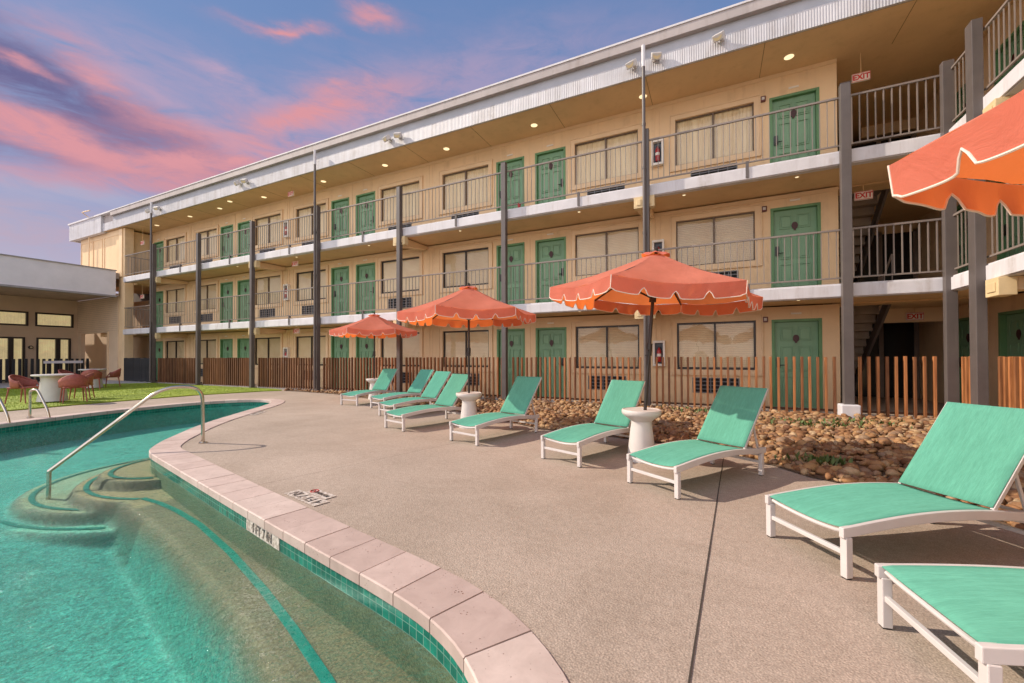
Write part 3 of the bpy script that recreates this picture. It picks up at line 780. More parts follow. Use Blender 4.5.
def make_window(wd, parent, loc, dark, curtain, rz=0, cache={}):
    key = (round(wd, 2), dark, curtain)
    if key not in cache:
        hz = WZ1-WZ0
        tr = MB(); t = .115; e = .03
        tr.box(-t, 0, -e, .0, -t, hz+t); tr.box(wd, wd+t, -e, .0, -t, hz+t); tr.box(0, wd, -e, 0, hz, hz+t); tr.box(0, wd, -e-.012, 0, -t, 0)
        t2 = .028
        tr.box(-t-t2, -t, -e-.018, 0, -t-t2, hz+t+t2); tr.box(wd+t, wd+t+t2, -e-.018, 0, -t-t2, hz+t+t2); tr.box(-t, wd+t, -e-.018, 0, hz+t, hz+t+t2); tr.box(-t, wd+t, -e-.018, 0, -t-t2, -t)
        w0 = tr.build('window', stucco2, None, bevel=.004)
        fr = MB(); q = .045 if dark else .026
        fr.box(0, q, .03, .075, 0, hz); fr.box(wd-q, wd, .03, .075, 0, hz); fr.box(q, wd-q, .03, .075, hz-q, hz); fr.box(q, wd-q, .03, .075, 0, q*1.3); fr.box(wd/2-.022, wd/2+.022, .024, .073, q*1.3, hz-q)
        fr.build('frame', darkf if dark else tanf, w0)
        fr2 = MB(); fr2.add([(q, .055, q), (wd-q, .055, q), (wd-q, .055, hz-q), (q, .055, hz-q)], [(0, 1, 2, 3)]); fr2.build('pane', glassm, w0)
        bl = MB()
        if curtain:
            n = 60
            for k in range(n+1):
                x = wd*k/n; y = .094+.012*math.sin(k*1.7)+.005*math.sin(k*.7)
                bl.v += [(x, y, 0), (x, y, hz)]
            for k in range(n): bl.f.append((2*k, 2*k+2, 2*k+3, 2*k+1))
            bl.build('curtain', curtm, w0, smooth='all')
        else:
            bl.box(0, wd, .078, .09, 0, hz); bl.build('blind', blindm, w0)
        cache[key] = w0; w0.parent = parent; w0.location = loc; w0.rotation_euler = (0, 0, rz); return w0
    k = copy_tree(cache[key]); k.parent = parent; k.location = loc; k.rotation_euler = (0, 0, rz); return k
def make_ac(parent, loc, cache={}):
    if 'a' not in cache:
        fr = MB(); W_, Hh = 1.04, .38
        fr.box(0, W_, .06, .075, 0, Hh)
        fo = fr.build('air_conditioner', grilld, None)
        g1 = MB()
        g1.box(0, W_, -.02, .05, 0, .022); g1.box(0, W_, -.02, .05, Hh-.022, Hh); g1.box(0, .022, -.02, .05, .022, Hh-.022); g1.box(W_-.022, W_, -.02, .05, .022, Hh-.022)
        for k in range(1, 5): x = W_*k/5; g1.box(x-.012, x+.012, -.012, .05, .022, Hh-.022)
        for k in range(1, 4): z = Hh*k/4; g1.box(.022, W_-.022, -.008, .045, z-.012, z+.012)
        g1.build('grille', grillm, fo, bevel=.002)
        cache['a'] = fo; fo.parent = parent; fo.location = loc; return fo
    k = copy_tree(cache['a']); k.parent = parent; k.location = loc; return k
for f in range(3):
    z = FL[f]
    for ri, (x0, x1, d, wi) in enumerate(rooms):
        flip = d[0] < wi[0]
        make_door(d[1]-d[0], flip, motel, (d[0], YW-YP, z))
        dark = (f == 0) or (f == 1 and x0 > -16 and x0 < -5) 
        make_window(wi[1]-wi[0], motel, (wi[0], YW-YP, z+WZ0), dark, f == 2)
        cxx = (wi[0]+wi[1])/2
        make_ac(motel, (cxx-.52, YW-YP, z+.28))
m = MB()
for f in range(3):
    for (x0, x1, d, wi) in rooms:
        cx = (d[0]+d[1])/2; m.box(cx-.10, cx+.10, YW-.02, YW-.001, FL[f]+DH+.12, FL[f]+DH+.16)
part(m, 'number_plate', signwhite)
# floor slabs: walkway top + white edge band with a step
XE = -26.45
for f in (1, 2):
    z = FL[f]
    m = MB(); m.box(XE+.0, 5.1, YP+.15, YW+.15, SB[f-1]+.03, z-.004)
    part(m, 'balcony_slab', soffit)
    m = MB(); m.box(XE, 3.86, YP-.0, YP+.149, SB[f-1], z); m.box(XE, 3.84, YP-.03, YP-.002, SB[f-1]+.015, z-.03)
    part(m, 'slab_edge', slabm, bevel=.006)
    m = MB(); m.box(XE, 5.1, YP+.01, YW-.002, z-.0035, z+.004); part(m, 'walkway', walkm)
    # under-slab beams with boxed ends at every second post
    for px in (PX[1], PX[3], PX[5], PX[7]):
        m = MB()
        bx = px-.13
        m.add([(bx-.13, YP+.1, SB[f-1]-.26), (bx+.13, YP+.1, SB[f-1]-.26), (bx+.13, YW-.03, SB[f-1]-.12), (bx-.13, YW-.03, SB[f-1]-.12),
               (bx-.13, YP+.1, SB[f-1]-.002), (bx+.13, YP+.1, SB[f-1]-.002), (bx+.13, YW-.03, SB[f-1]-.002), (bx-.13, YW-.03, SB[f-1]-.002)],
              [(3, 2, 1, 0), (4, 5, 6, 7), (0, 1, 5, 4), (1, 2, 6, 5), (2, 3, 7, 6), (3, 0, 4, 7)])
        bo = part(m, 'beam', stucco2)
        e = MB(); e.box(bx-.16, bx+.30, YP-.09, YP+.09, SB[f-1]-.27, SB[f-1]-.004); e.box(bx-.10, bx+.0, YP-.105, YP-.09, SB[f-1]-.21, SB[f-1]-.07); e.box(bx+.1, bx+.24, YP-.105, YP-.09, SB[f-1]-.21, SB[f-1]-.07)
        e.build('beam_box', M('beam_box_cream', (.72, .55, .31), .6), bo, bevel=.01)
    # railing brackets mid-bay
    for k in range(len(PX)-1):
        xm = (PX[k]+PX[k+1])/2+.2
        m = MB(); m.box(xm-.03, xm+.03, YP-.05, YP-.031, SB[f-1]+.04, z+.11); m.box(xm-.02, xm+.02, YP-.0305, YP+.03, z+.03, z+.10); part(m, 'rail_bracket', postm)
# post
def post(x, y, top, w0=.115, d0=.115, name='post'):
    m = MB(); m.box(x-w0/2, x+w0/2, y-d0/2, y+d0/2, 0, top); m.box(x-w0/2-.004, x+w0/2+.004, y-d0/2-.004, y+d0/2+.004, top, top+.012)
    return part(m, 'post', postm, bevel=.006)
for k, x in enumerate(PX): post(x, YP-.125, 6.44, .13 if k else .16, .14)
m = MB(); m.box(2.31-.15, 2.31+.15, YP-.30, YP-.0, 0, .27); part(m, 'post_base', slabm, bevel=.02)
# drain pipes beside three posts
for x in (PX[1]-.0, PX[4]+.04, PX[7]+.05):
    m = MB(); m.tube([(x-.03, YP-.245, .12), (x-.03, YP-.245, 7.86)], .038, 12); o = part(m, 'drain_pipe', postm, smooth=True)
    m = MB(); m.tube([(x-.03, YP-.245, 7.861), (x-.03, YP-.245, 8.36), ], .043, 12); o2 = m.build('pipe_head', slabm, o, smooth=True)
    for z in (.5, 2.2, 4.0, 5.5, 6.5):
        m = MB(); m.tube([(x-.03, YP-.245, z), (x-.03, YP-.245, z+.06)], .046, 12); m.build('pipe_clamp', postm, o, smooth=True)
# railings
def railing(xa, xb, y, z, name='railing', axis='x', sp=.125, b=.014):
    m = MB()
    def bx(a0, a1, w0, z0, z1):
        if axis == 'x': m.box(a0, a1, y-w0/2, y+w0/2, z0, z1)
        else: m.box(y-w0/2, y+w0/2, a0, a1, z0, z1)
    bx(xa, xb, .042, z+1.04, z+1.075); bx(xa, xb, .03, z+.10, z+.128)
    n = max(1, round((xb-xa)/sp))
    for k in range(1, n):
        a = xa+(xb-xa)*k/n; bx(a-b/2, a+b/2, b, z+.1281, z+1.0399)
    return part(m, name, railm)
xs_all = [XE]+list(reversed(PX))
for f in (1, 2):
    for a, b in zip(xs_all[:-1], xs_all[1:]): railing(a+.0, b-.0, YP+.03, FL[f])
    railing(2.33, 3.78, YP+.03, FL[f], b=.02)
    railing(YP+.03, YW+.0, XE+.03, FL[f], axis='y')
# roof: soffit, ribbed fascia, recess, cornice
RX0, RX1 = -28.6, 16
m = MB(); m.box(RX0, RX1, YP-.0, 20, SOF, SOF+.12); part(m, 'roof_soffit', soffit)
m = MB()
for x in [RX0+3+k*2.42 for k in range(13)]: m.box(x-.006, x+.006, YP+.0, YW-.03, SOF-.004, SOF-.0005)
m.box(RX0, 3.7, YP+.02, YP+.032, SOF-.0045, SOF-.0012)
part(m, 'soffit_joint', M('joint_brown', (.30, .19, .10), .8))
m = MB(); m.box(RX0+.0, 3.78, YP-.06, YP-.001, SOF-.02, 8.17); part(m, 'fascia', ribbed)
m = MB(); m.box(RX0+1.1, 3.9, YP-.05, YP-.001, 8.171, 8.40); part(m, 'roof_edge', M('roof_edge_shade', (.42, .43, .48), .6, var=.08, scale=2, world=True))  # blue-grey colour paints in the shadow under the cornice
m = MB(); m.box(RX0+1.1, 3.9, YP-.17, YP-.02, 8.401, 8.62); part(m, 'cornice', cornm, bevel=.01)
m = MB(); m.box(RX0+1.08, 3.9, YP-.19, YP-.0, 8.621, 8.665); part(m, 'roof_flashing', slabm)
m = MB(); m.box(RX0, RX1, YP, 20, 8.17, 8.6); part(m, 'roof', cornm)
# left end: plain fascia, panelled stair tower
m = MB(); m.box(-32.4, RX0-.001, YP-.13, YP+.05, 7.72, 8.60); m.box(-32.4, -32.3, YP+.051, 15, 7.72, 8.6); m.box(-32.3, RX0-.001, YP+.051, 15, 7.78, 8.55)
part(m, 'end_fascia', ribbed)
m = MB(); m.box(-32.45, RX0+1.1, YP-.18, YP+.1, 8.601, 8.67); part(m, 'end_flashing', slabm)
m = MB(); m.box(-31.7, -26.95, 10.26, 10.5, 5.3, 7.78); m.box(-31.5, -26.95, 10.501, 14, 5.3, 7.719)
part(m, 'stair_tower_wall', stucco)
m = MB()
for x in (-31.7, -30.25, -29.2, -28.95): m.box(x-.02, x+.02, 10.235, 10.259, 5.3, 7.6)
m.box(-27.25, -26.93, 10.20, 10.262, 5.3, 7.75); m.box(-31.7, -26.95, 10.24, 10.2595, 7.5, 7.77)
part(m, 'panel_joint', stucco2)
m = MB(); m.box(-27.35, -26.75, 10.25, 10.62, 0, 5.3); m.box(-26.95, -26.75, 10.25, 10.62, 5.301, 7.78); part(m, 'corner_pier', stucco, bevel=.01)
m = MB(); m.tube([(-30.3, 10.1, 5.4), (-30.3, 10.1, 8.75), (-30.25, 9.8, 8.95), (-30.0, 9.8, 8.95), (-29.5, 9.85, 8.95)], .028, 8); part(m, 'vent_pipe', stucco2, smooth=True)
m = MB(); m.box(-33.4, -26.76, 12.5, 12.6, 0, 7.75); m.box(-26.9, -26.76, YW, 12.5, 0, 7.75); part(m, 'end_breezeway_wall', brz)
for f in (1, 2):
    m = MB(); m.box(-30.4, XE-.001, 10.63, 12.5, SB[f-1], FL[f]); part(m, 'end_landing', soffit)

# breezeway on the right: stairs, header, back wall
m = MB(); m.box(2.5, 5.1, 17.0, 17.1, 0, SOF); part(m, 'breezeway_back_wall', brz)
for f in (1, 2):
    m = MB(); m.box(2.5, 5.1, YW+.151, 12.05, SB[f-1], FL[f]); m.box(3.62, 5.1, 12.051, 17, SB[f-1], FL[f]); m.box(2.5, 3.619, 15.3, 17, SB[f-1], FL[f]); part(m, 'breezeway_slab', soffit)
stairm = M('stair_concrete', (.30, .24, .19), .8, var=.12, world=True)
for f in (0, 1):
    st_ = MB(); n = 14; rise = FL[1]/n; run = .235
    for k in range(n):
        z1 = FL[f]+FL[1]-rise*k; y0 = 12.06+run*k
        st_.box(2.55, 3.5, y0, y0+run+.05, z1-.06-.0, z1-.002); st_.box(2.56, 3.49, y0+run+.0, y0+run+.03, z1-rise+.0, z1-.061)
    so_ = part(st_, 'stair_treads', stairm)
    sg = MB(); sg.bar((3.55, 12.06, FL[f]+FL[1]-.12), (3.55, 12.06+run*n, FL[f]-.12+.1), .05, .26); sg.build('stringer', postm, so_)
    hr = MB(); hr.tube([(3.6, 12.06, FL[f]+FL[1]+.85), (3.6, 12.06+run*n, FL[f]+.9)], .02, 8)
    for k in range(0, n, 2): hr.tube([(3.6, 12.06+run*k, FL[f]+FL[1]-rise*k-.05), (3.6, 12.06+run*k, FL[f]+FL[1]-rise*k+.85)], .01, 6)
    hr.build('stair_rail', railm, so_)
for f in (0, 1, 2):
    m = MB(); m.box(3.7, 5.09, 13.2, 13.35, CE[f]-.34, CE[f]-.003) if f < 1 else m.box(3.9, 5.09, 15.2, 15.3, CE[f]-.3, CE[f]-.003); part(m, 'header', stucco2)
    m = MB()
    for x in (3.62, 4.28, 5.04): m.box(x-.05, x+.05, 15.2, 15.28, FL[f], FL[f]+2.1)
    for x in (2.9,): m.box(x-.05, x+.05, 16.9, 16.98, FL[f], FL[f]+2.1)
    m.box(3.62, 5.04, 15.201, 15.28, FL[f]+2.1, FL[f]+2.17); fr_ = part(m, 'lobby_door_frame', M('frame_brown', (.2, .15, .12), .5))
    m = MB(); m.box(3.67, 4.23, 15.23, 15.25, FL[f]+.01, FL[f]+2.1); m.box(4.33, 4.99, 15.23, 15.25, FL[f]+.01, FL[f]+2.1); m.build('door_glass', sgrey, fr_).location = (0, 0, 0)
# ------------------------------------------------------------------ right wing (same building, turns toward the pool)
WX, WW = 3.80, 5.1
ops = []
wdoors = [(10.72, 11.65), (12.45, 13.38), (7.6, 8.53), (4.4, 5.33), (3.3, 4.23)]
wwin = [(5.55, 7.3)]
m = MB()
for f in range(3):
    z = FL[f]
    o_ = [(a, b, z, z+DH) for a, b in wdoors]+[(a, b, z+WZ0, z+WZ1) for a, b in wwin]
    wall_cells(m, -3, 17, z, CE[f], o_, WW, WW+.16, 'y')
part(m, 'wing_wall', stucco)
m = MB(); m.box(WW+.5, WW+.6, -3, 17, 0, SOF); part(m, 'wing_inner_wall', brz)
for f in range(3):
    for a, b in wdoors: make_door(b-a, False, motel, (WW, b-YP, FL[f]), -math.pi/2)
    for a, b in wwin: make_window(b-a, motel, (WW, b-YP, FL[f]+WZ0), f == 0, f == 2, -math.pi/2)
for f in (1, 2):
    z = FL[f]
    m = MB(); m.box(WX+.15, WW+.15, -3, YP+.148, SB[f-1]+.028, z-.005); part(m, 'wing_slab', soffit)
    m = MB(); m.box(WX-.0, WX+.149, -3, YP-.031, SB[f-1], z); m.box(WX-.03, WX-.002, -3, YP-.035, SB[f-1]+.015, z-.03); part(m, 'wing_slab_edge', slabm, bevel=.006)
    m = MB(); m.box(WX+.01, WW-.002, -3, YP+.0, z-.0036, z+.004); part(m, 'wing_walkway', walkm)
    m = MB(); bx = 8.62; m.box(WX+.1, WW-.02, bx-.13, bx+.13, SB[f-1]-.2, SB[f-1]-.002); bo = part(m, 'beam', stucco2)
    e = MB(); e.box(WX-.1, WX+.099, bx-.16, bx+.16, SB[f-1]-.27, SB[f-1]-.004); e.box(WX-.115, WX-.101, bx-.10, bx+.10, SB[f-1]-.21, SB[f-1]-.07); e.build('beam_box', MATS['beam_box_cream'], bo, bevel=.01)
    railing(9.12, YP-.0, WX+.03, z, axis='y', sp=.12); railing(4.9, 9.0, WX+.03, z, axis='y', sp=.12); railing(-2, 4.8, WX+.03, z, axis='y', sp=.12)
m = MB(); m.box(3.70, 3.86, YP-.15, YP-.002-.03, 0, 6.44); part(m, 'post', postm, bevel=.006)
for y in (9.02, 4.85): 
    m = MB(); m.box(3.655, 3.785, y-.10, y+.10, 0, 6.44); part(m, 'post', postm, bevel=.006)
m = MB(); m.box(WX-.05, WW+12, -3, YP-.051, SOF, SOF+.12); part(m, 'wing_soffit', soffit)
m = MB(); m.box(WX-.13, WX-.052, -3, YP-.14, SOF-.02, 8.4); part(m, 'wing_fascia', ribbed)
m = MB(); m.box(WX-.051+.002, WW+12, -3, YP-.002, 8.0, 8.6); part(m, 'wing_roof', cornm)
m = MB(); m.box(WX-.36, WX-.02, -3, YP-.4, 8.401, 8.62); part(m, 'wing_cornice', cornm)

# ------------------------------------------------------------------ lights, signs, extinguishers on the motel (things of their own)
def exit_sign(x, y, z, label, ceil, mirror=False):
    t = thing('exit_sign', label, 'exit sign', (x, y, z), 0, 'exit signs hanging over the walkways')
    m = MB(); m.box(-.16, .16, -.02, .02, -.095, .095); m.build('panel', signwhite, t, bevel=.006)
    m = MB(); m.tube([(0, 0, .095), (0, 0, max(.1, ceil-z))], .008, 8); m.build('stem', soffit, t)
    text_obj('lettering', 'EXIT', .16, signred, t, Matrix.Translation((0, -.0225, -.004)) @ FACE, .9, .03)
    m = MB(); b_ = .008
    m.box(-.155, .155, -.0225, -.0201, -.09, -.09+b_); m.box(-.155, .155, -.0225, -.0201, .09-b_, .09); m.box(-.155, -.149, -.0225, -.0201, -.09+b_, .09-b_); m.box(.149, .155, -.0225, -.0201, -.09+b_, .09-b_); m.build('border', signred, t)
    return t
exit_sign(2.93, 11.42, 7.27, 'red and white EXIT sign at top floor above the right breezeway railing', SOF)
exit_sign(2.97, 11.5, 4.70, 'EXIT sign of the right breezeway, second floor, beneath the third floor slab', 4.94)
exit_sign(4.33, 13.15, 2.13, 'EXIT sign on the cream header deep inside the ground floor breezeway', 2.34)
exit_sign(-14.75, 10.7, 7.55, 'small EXIT sign under the roof soffit at mid building', SOF)
exit_sign(-14.5, 10.7, 4.80, 'small EXIT sign beneath the third floor slab at mid building', 4.94)
exit_sign(-14.4, 10.7, 2.20, 'small EXIT sign under the second floor slab above the ground floor fence', 2.34)
exit_sign(-26.2, 10.75, 6.55+.5, 'far left EXIT sign at the dark end opening of the third floor', SOF)
exit_sign(-26.2, 10.75, 4.3, 'far left EXIT sign at the dark end opening of the second floor', 4.94)
def extinguisher(x, z, label):
    t = thing('extinguisher_cabinet', label, 'fire extinguisher cabinet', (x, YW, z), 0, 'fire extinguisher cabinets on the motel wall')
    w_, h_ = .15, .33
    m = MB(); m.box(-w_, w_, -.13, -.0, -h_, -h_+.06); m.box(-w_, w_, -.13, 0, h_-.06, h_); m.box(-w_, -w_+.05, -.13, 0, -h_+.06, h_-.06); m.box(w_-.05, w_, -.13, 0, -h_+.06, h_-.06); m.box(-w_+.05, w_-.05, -.02, -.004, -h_+.06, h_-.06)
    fr = m.build('cabinet', signwhite, t, bevel=.006)
    m = MB(); m.box(-w_+.05, w_-.05, -.03, -.021, -h_+.06, h_-.06); m.build('back_panel', M('cabinet_inside', (.10, .11, .14), .5), t)
    m = MB(); m.lathe([(.05, -.22), (.055, -.2), (.055, .06), (.035, .11), (.018, .13), (.018, .15)], 16, (0, -.085, 0)); ex = m.build('extinguisher', redm, t, smooth=True)
    m = MB(); m.box(-.03, .05, -.1, -.075, .15, .175); m.tube([(.03, -.085, .16), (.065, -.09, .08), (.062, -.09, -.05)], .008, 8); m.build('handle', black, ex)
    m = MB(); m.lathe([(.0562, -.08), (.0562, -.01)], 16, (0, -.085, 0)); m.build('band_label', signwhite, ex)
    return t
for x, nm in ((-1.28, 'between two windows near the second post from the right'), (-15.88, 'between two windows at mid building')):
    for f, fl in enumerate(('ground floor', 'second floor', 'third floor')):
        extinguisher(x, FL[f]+1.27, 'extinguisher cabinet, %s, %s' % (fl, nm))
for f, fl in enumerate(('ground floor', 'second floor', 'third floor')):
    t = thing('fire_alarm', 'small dark red fire alarm between window and rightmost green door on the %s' % fl, 'fire alarm', (1.09, YW, FL[f]+2.05), 0, 'fire alarms on the wall')
    m = MB(); m.box(-.055, .055, -.05, -.001, -.065, .065); m.build('housing', strobem, t, bevel=.01)
    m = MB(); m.box(-.03, .03, -.065, -.0505, -.03, .035); m.build('strobe_lens', whitep, t, bevel=.005)
bays = ['above the rightmost green door', 'right of the third post from the right', 'left of the second post', 'above the fourth room from the right', 'above the middle rooms', 'near the tall drain pipe at mid building', 'at left of the middle drain pipe', 'close to the ceiling exit sign', 'left of the ceiling exit sign', 'above the far left pair of doors', 'at the far left end']
for k, (x, y) in enumerate([(1.54, 10.85), (-1.57, 10.87), (-4.56, 10.86), (-7.58, 10.87), (-10.13, 10.87), (-13.13, 10.85), (-16.62, 10.84), (-18.36, 10.5), (-19.62, 10.8), (-21.98, 10.8), (-24.94, 10.8)]):
    t = thing('ceiling_light', 'round recessed light in the roof soffit, number %s from the right' % ('one two three four five six seven eight nine ten eleven'.split()[k]), 'ceiling light', (x, y, SOF), 0, 'recessed lights in the roof soffit')
    m = MB(); m.lathe([(.095, -.012), (.12, -.001)], 24); m.build('ring', stucco2, t, smooth=True)
    m = MB(); m.lathe([(.0, -.018), (.06, -.017), (.094, -.013)], 24); m.build('lens', lampm, t, smooth=True)
k = 0
for f in (1, 2):
    for i in range(6):
        x = (PX[i]+PX[i+1])/2+.1 if i else .0
        for xx in ((1.6, -.6) if i == 0 else (x,)):
            k += 1
            t = thing('soffit_downlight', 'tiny round downlight under the %s slab, number %s from the right' % (('second floor', 'third floor')[f-1], 'one two three four five six seven'.split()[(k-1) % 7]), 'downlight', (xx, 10.45, SB[f-1]+.03), 0, 'small downlights under the balcony slabs')
            m = MB(); m.lathe([(.035, -.012), (.05, -.001)], 16); m.build('ring', signwhite, t)
            m = MB(); m.lathe([(0, -.014), (.034, -.0125)], 16); m.build('lens', lampm, t)
def flood(x, z, label, dirx):
    t = thing('flood_light', label, 'flood light', (x, YP-.06, z), 0, 'flood lights on the roof fascia')
    m = MB(); m.lathe([(.05, 0), (.05, .03)], 12); o = m.build('mount', whitep, t); o.rotation_euler = (math.pi/2, 0, 0)
    m = MB(); m.box(-.11, .11, -.10, .07, -.07, .07); o = m.build('housing', whitep, t, bevel=.015); o.location = (dirx*.06, -.13, -.0); o.rotation_euler = (rad(38), 0, rad(dirx*20))
    m = MB(); n = 16; m.add([(0, -.1015, -.0)]+[(.085*math.cos(math.pi+math.pi*i/n), -.1015, .03+.085*math.sin(math.pi+math.pi*i/n)) for i in range(n+1)], [(0, i+1, i+2) for i in range(n)]); m2 = m.build('lens', floodm, o)
    m = MB(); m.tube([(0, .0, 0), (dirx*.03, -.08, 0)], .02, 8); m.build('arm', whitep, t)
for x, z, lb, dx in ((-1.62, 8.05, 'left flood light of the pair at the second post from the right', -1), (-1.20, 8.07, 'right flood light of the pair at the second post from the right', 1), (.21, 8.07, 'single flood light on the fascia nearest the right end', -1),
                     (-9.1, 8.05, 'left flood light of the pair on the fascia above the fourth post', -1), (-8.78, 8.05, 'right flood light of the pair on the fascia above the fourth post', 1),
                     (-16.8, 8.08, 'left flood light of the pair on the fascia between the tall drain pipes', -1), (-16.45, 8.08, 'right flood light of the pair on the fascia between the tall drain pipes', 1),
                     (-23.65, 8.05, 'left flood light of the pair at the far left drain pipe', -1), (-22.95, 8.05, 'right flood light of the pair at the far left drain pipe', 1)):
    flood(x, z, lb, dx)
t = thing('red_cup', 'small red cup standing on the edge of the third floor balcony', 'cup', (-4.72, YP+.06, FL[2]+.006))
m = MB(); m.lathe([(.035, 0), (.05, .12), (.046, .12), (.032, .01)], 16); m.build('cup_body', redm, t, smooth=True)
m = MB(); m.lathe([(.05, .115), (.053, .118), (.05, .122)], 16); m.build('rim', redm, t)

# ------------------------------------------------------------------ pavilion on the left
pav = thing('pavilion_building', 'low pavilion with deep grey fascia, glass doors and high windows at the left', 'building', (-32, 4, 0))
def pp(m, name, mat, parent=None, **k):
    o = m.build(name, mat, parent or pav, **k)
    if parent is None: o.location = (32, -4, 0)
    return o
m = MB(); m.box(-27.2, -27.0, -6, 10.0, 4.32, 5.56); pp(m, 'fascia', pavpanel)
m = MB(); m.box(-27.26, -26.95, -6, 10.03, 5.561, 5.60); m.box(-27.22, -26.93, -6, 10.02, 4.24, 4.319); pp(m, 'fascia_trim', M('pavilion_trim', (.36, .33, .33), .6, world=True))
m = MB(); m.box(-40, -27.201, -6, 10.2, 4.36, 4.45); pp(m, 'soffit', M('pavilion_soffit', (.55, .42, .31), .8, world=True))
m = MB(); m.box(-40, -27.201, -6, 10.2, 5.2, 5.5); pp(m, 'roof', cornm)
pv = M('pavilion_wall_paint', (.72, .55, .39), .8, var=.05, scale=1, bs=.2, world=True)
m = MB()
opn = [(8.65, 9.95, .03, 2.27), (7.0, 8.25, .03, 2.27), (3.5, 5.2, .03, 2.27), (8.6, 10.05, 2.86, 3.6), (6.6, 8.36, 2.86, 3.6), (4.0, 6.2, 2.86, 3.6)]
wall_cells(m, -6, 10.22, 0, 4.36, opn, -32.2, -32.0, 'y'); pp(m, 'wall', pv)
m = MB(); m.box(-36.0, -35.9, -6, 11, 0, 4.3); pp(m, 'inner_wall', M('warm_interior', (.75, .6, .36), .8, var=.2, scale=.8, world=True))
for a, b, z0, z1 in opn:
    m = MB(); q = .08; X = -32.05
    m.box(X-.04, X+.08, a, a+q, z0, z1); m.box(X-.04, X+.08, b-q, b, z0, z1); m.box(X-.04, X+.08, a+q, b-q, z1-q, z1); m.box(X-.04, X+.08, a+q, b-q, z0, z0+q)
    door = z1 < 2.5
    if door: mid = a+(b-a)*.62; m.box(X-.04, X+.08, mid-.09, mid+.09, z0+q, z1-q)
    o = pp(m, 'glass_door' if door else 'window', darkf)
    m = MB(); m.add([(X, a+q, z0+q), (X, b-q, z0+q), (X, b-q, z1-q), (X, a+q, z1-q)], [(0, 1, 2, 3)]); m.build('pane', glassm, o)
    m = MB(); n = 50
    for k2 in range(n+1):
        y = a+(b-a)*k2/n; m.v += [(X-.12+.02*math.sin(k2*1.9), y, z0), (X-.12+.02*math.sin(k2*1.9), y, z1)]
    for k2 in range(n): m.f.append((2*k2, 2*k2+1, 2*k2+3, 2*k2+2))
    m.build('curtain', intm, o, smooth='all')
m = MB(); wall_cells(m, -32.2, -27.35, 0, 4.36, [(-31.6, -28.45, 0, 2.52)], 10.22, 10.4); m.box(-42, -27.36, 11.6, 11.7, 0, 4.3); pp(m, 'side_wall', pv)
m = MB()
for k2 in range(18): m.box(-31.99, -27.36, 10.212, 10.2199, 2.6+k2*.1, 2.606+k2*.1)
pp(m, 'siding_groove', M('groove', (.3, .22, .15), .8))
m = MB(); m.box(-28.449, -28.3, 10.19, 10.2199, 0, 2.55); pp(m, 'side_trim', stucco2)
t = thing('wall_lamp', 'small round dark lamp on the pavilion wall between the glass doors', 'wall lamp', (-31.99, 8.44, 1.75))
m = MB(); m.lathe([(.09, 0), (.09, .08), (.05, .12)], 16); o = m.build('shade', darkf, t, smooth=True); o.rotation_euler = (0, math.pi/2, 0)
m = MB(); m.lathe([(.05, .121), (.0, .13)], 16); o = m.build('bulb', floodm, t); o.rotation_euler = (0, math.pi/2, 0)

# ------------------------------------------------------------------ fences
pk_mesh = None
def slat_fence(xa, xb, y, label, axis='x', mat=None, pitch=.133, h=1.18, pw=.042, group='slat fence panels between the posts', base=True, z0=.05):
    L_ = xb-xa; rz = 0 if axis == 'x' else math.pi/2
    t = thing('slat_fence', label, 'fence', (xa, y, 0) if axis == 'x' else (y, xa, 0), rz, group)
    n = int(L_/pitch); off_ = (L_-n*pitch)/2
    pr = MB(); pr.box(-pw/2, pw/2, -.045, .02, z0, h); first = pr.build('picket', mat or wood, t, bevel=.004); first.location = (off_+pitch/2, 0, 0)
    for k2 in range(1, n):
        o = inst(first, t, (off_+pitch*(k2+.5)+random.uniform(-.004, .004), random.uniform(-.002, .002), random.uniform(-.008, .008))); o.rotation_euler = (0, random.uniform(-.004, .004), random.uniform(-.03, .03))
    m = MB(); m.box(0, L_, .0205, .045, .10, .14); m.build('rail', darkf if mat else M('fence_rail', (.09, .04, .02), .6), t)
    if base: m = MB(); m.box(0, L_, -.02, .09, .0, z0-.002+.05 if False else .07); m.build('curb', grey, t, bevel=.006)
    return t
P7 = list(reversed(PX))
flabels = ['weathered dark brown slat fence bay second from the left end, half shaded', 'brown slat fence bay beside the end of the lawn, third post from the left', 'reddish brown slat fence bay with lawn tip in front',
           'slat fence bay behind the first and second green loungers', 'slat fence bay behind the cluster of loungers under the middle umbrella', 'slat fence bay behind the lounger with the shaded backrest', 'slat fence bay in front of the rightmost window and green door']
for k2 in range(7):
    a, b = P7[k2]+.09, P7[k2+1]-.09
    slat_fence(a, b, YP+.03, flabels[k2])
slat_fence(-26.4, P7[0]-.09, YP+.03, 'black stained slat fence bay at the far left in the pavilion shadow', mat=darkfence, pitch=.11, pw=.09)
slat_fence(2.42, 3.70, YP+.03, 'orange brown slat fence across the dark breezeway opening')
slat_fence(9.16, YP-.2, WX+.06, 'short orange slat fence between the two posts of the right wing', axis='y', pitch=.12)
slat_fence(5.0, 8.88, WX+.06, 'orange slat fence of the right wing behind the large lounger', axis='y', pitch=.12)
slat_fence(-2, 10.15, -30.0, 'black slat fence in front of the pavilion glass doors', axis='y', mat=darkfence, pitch=.2, pw=.1, h=1.16, group='dark fences at the pavilion', base=False)
t = thing('wall_bench', 'small pale grey bench board against the pavilion slat fence', 'bench', (-29.75, 9.0, 0))
m = MB(); m.box(-.05, .05, -.7, .7, .92, 1.05); m.build('board', pavpanel, t, bevel=.01)
m = MB(); m.box(-.03, .03, -.6, -.54, 0, .92); m.box(-.03, .03, .54, .6, 0, .92); m.build('support', darkf, t)

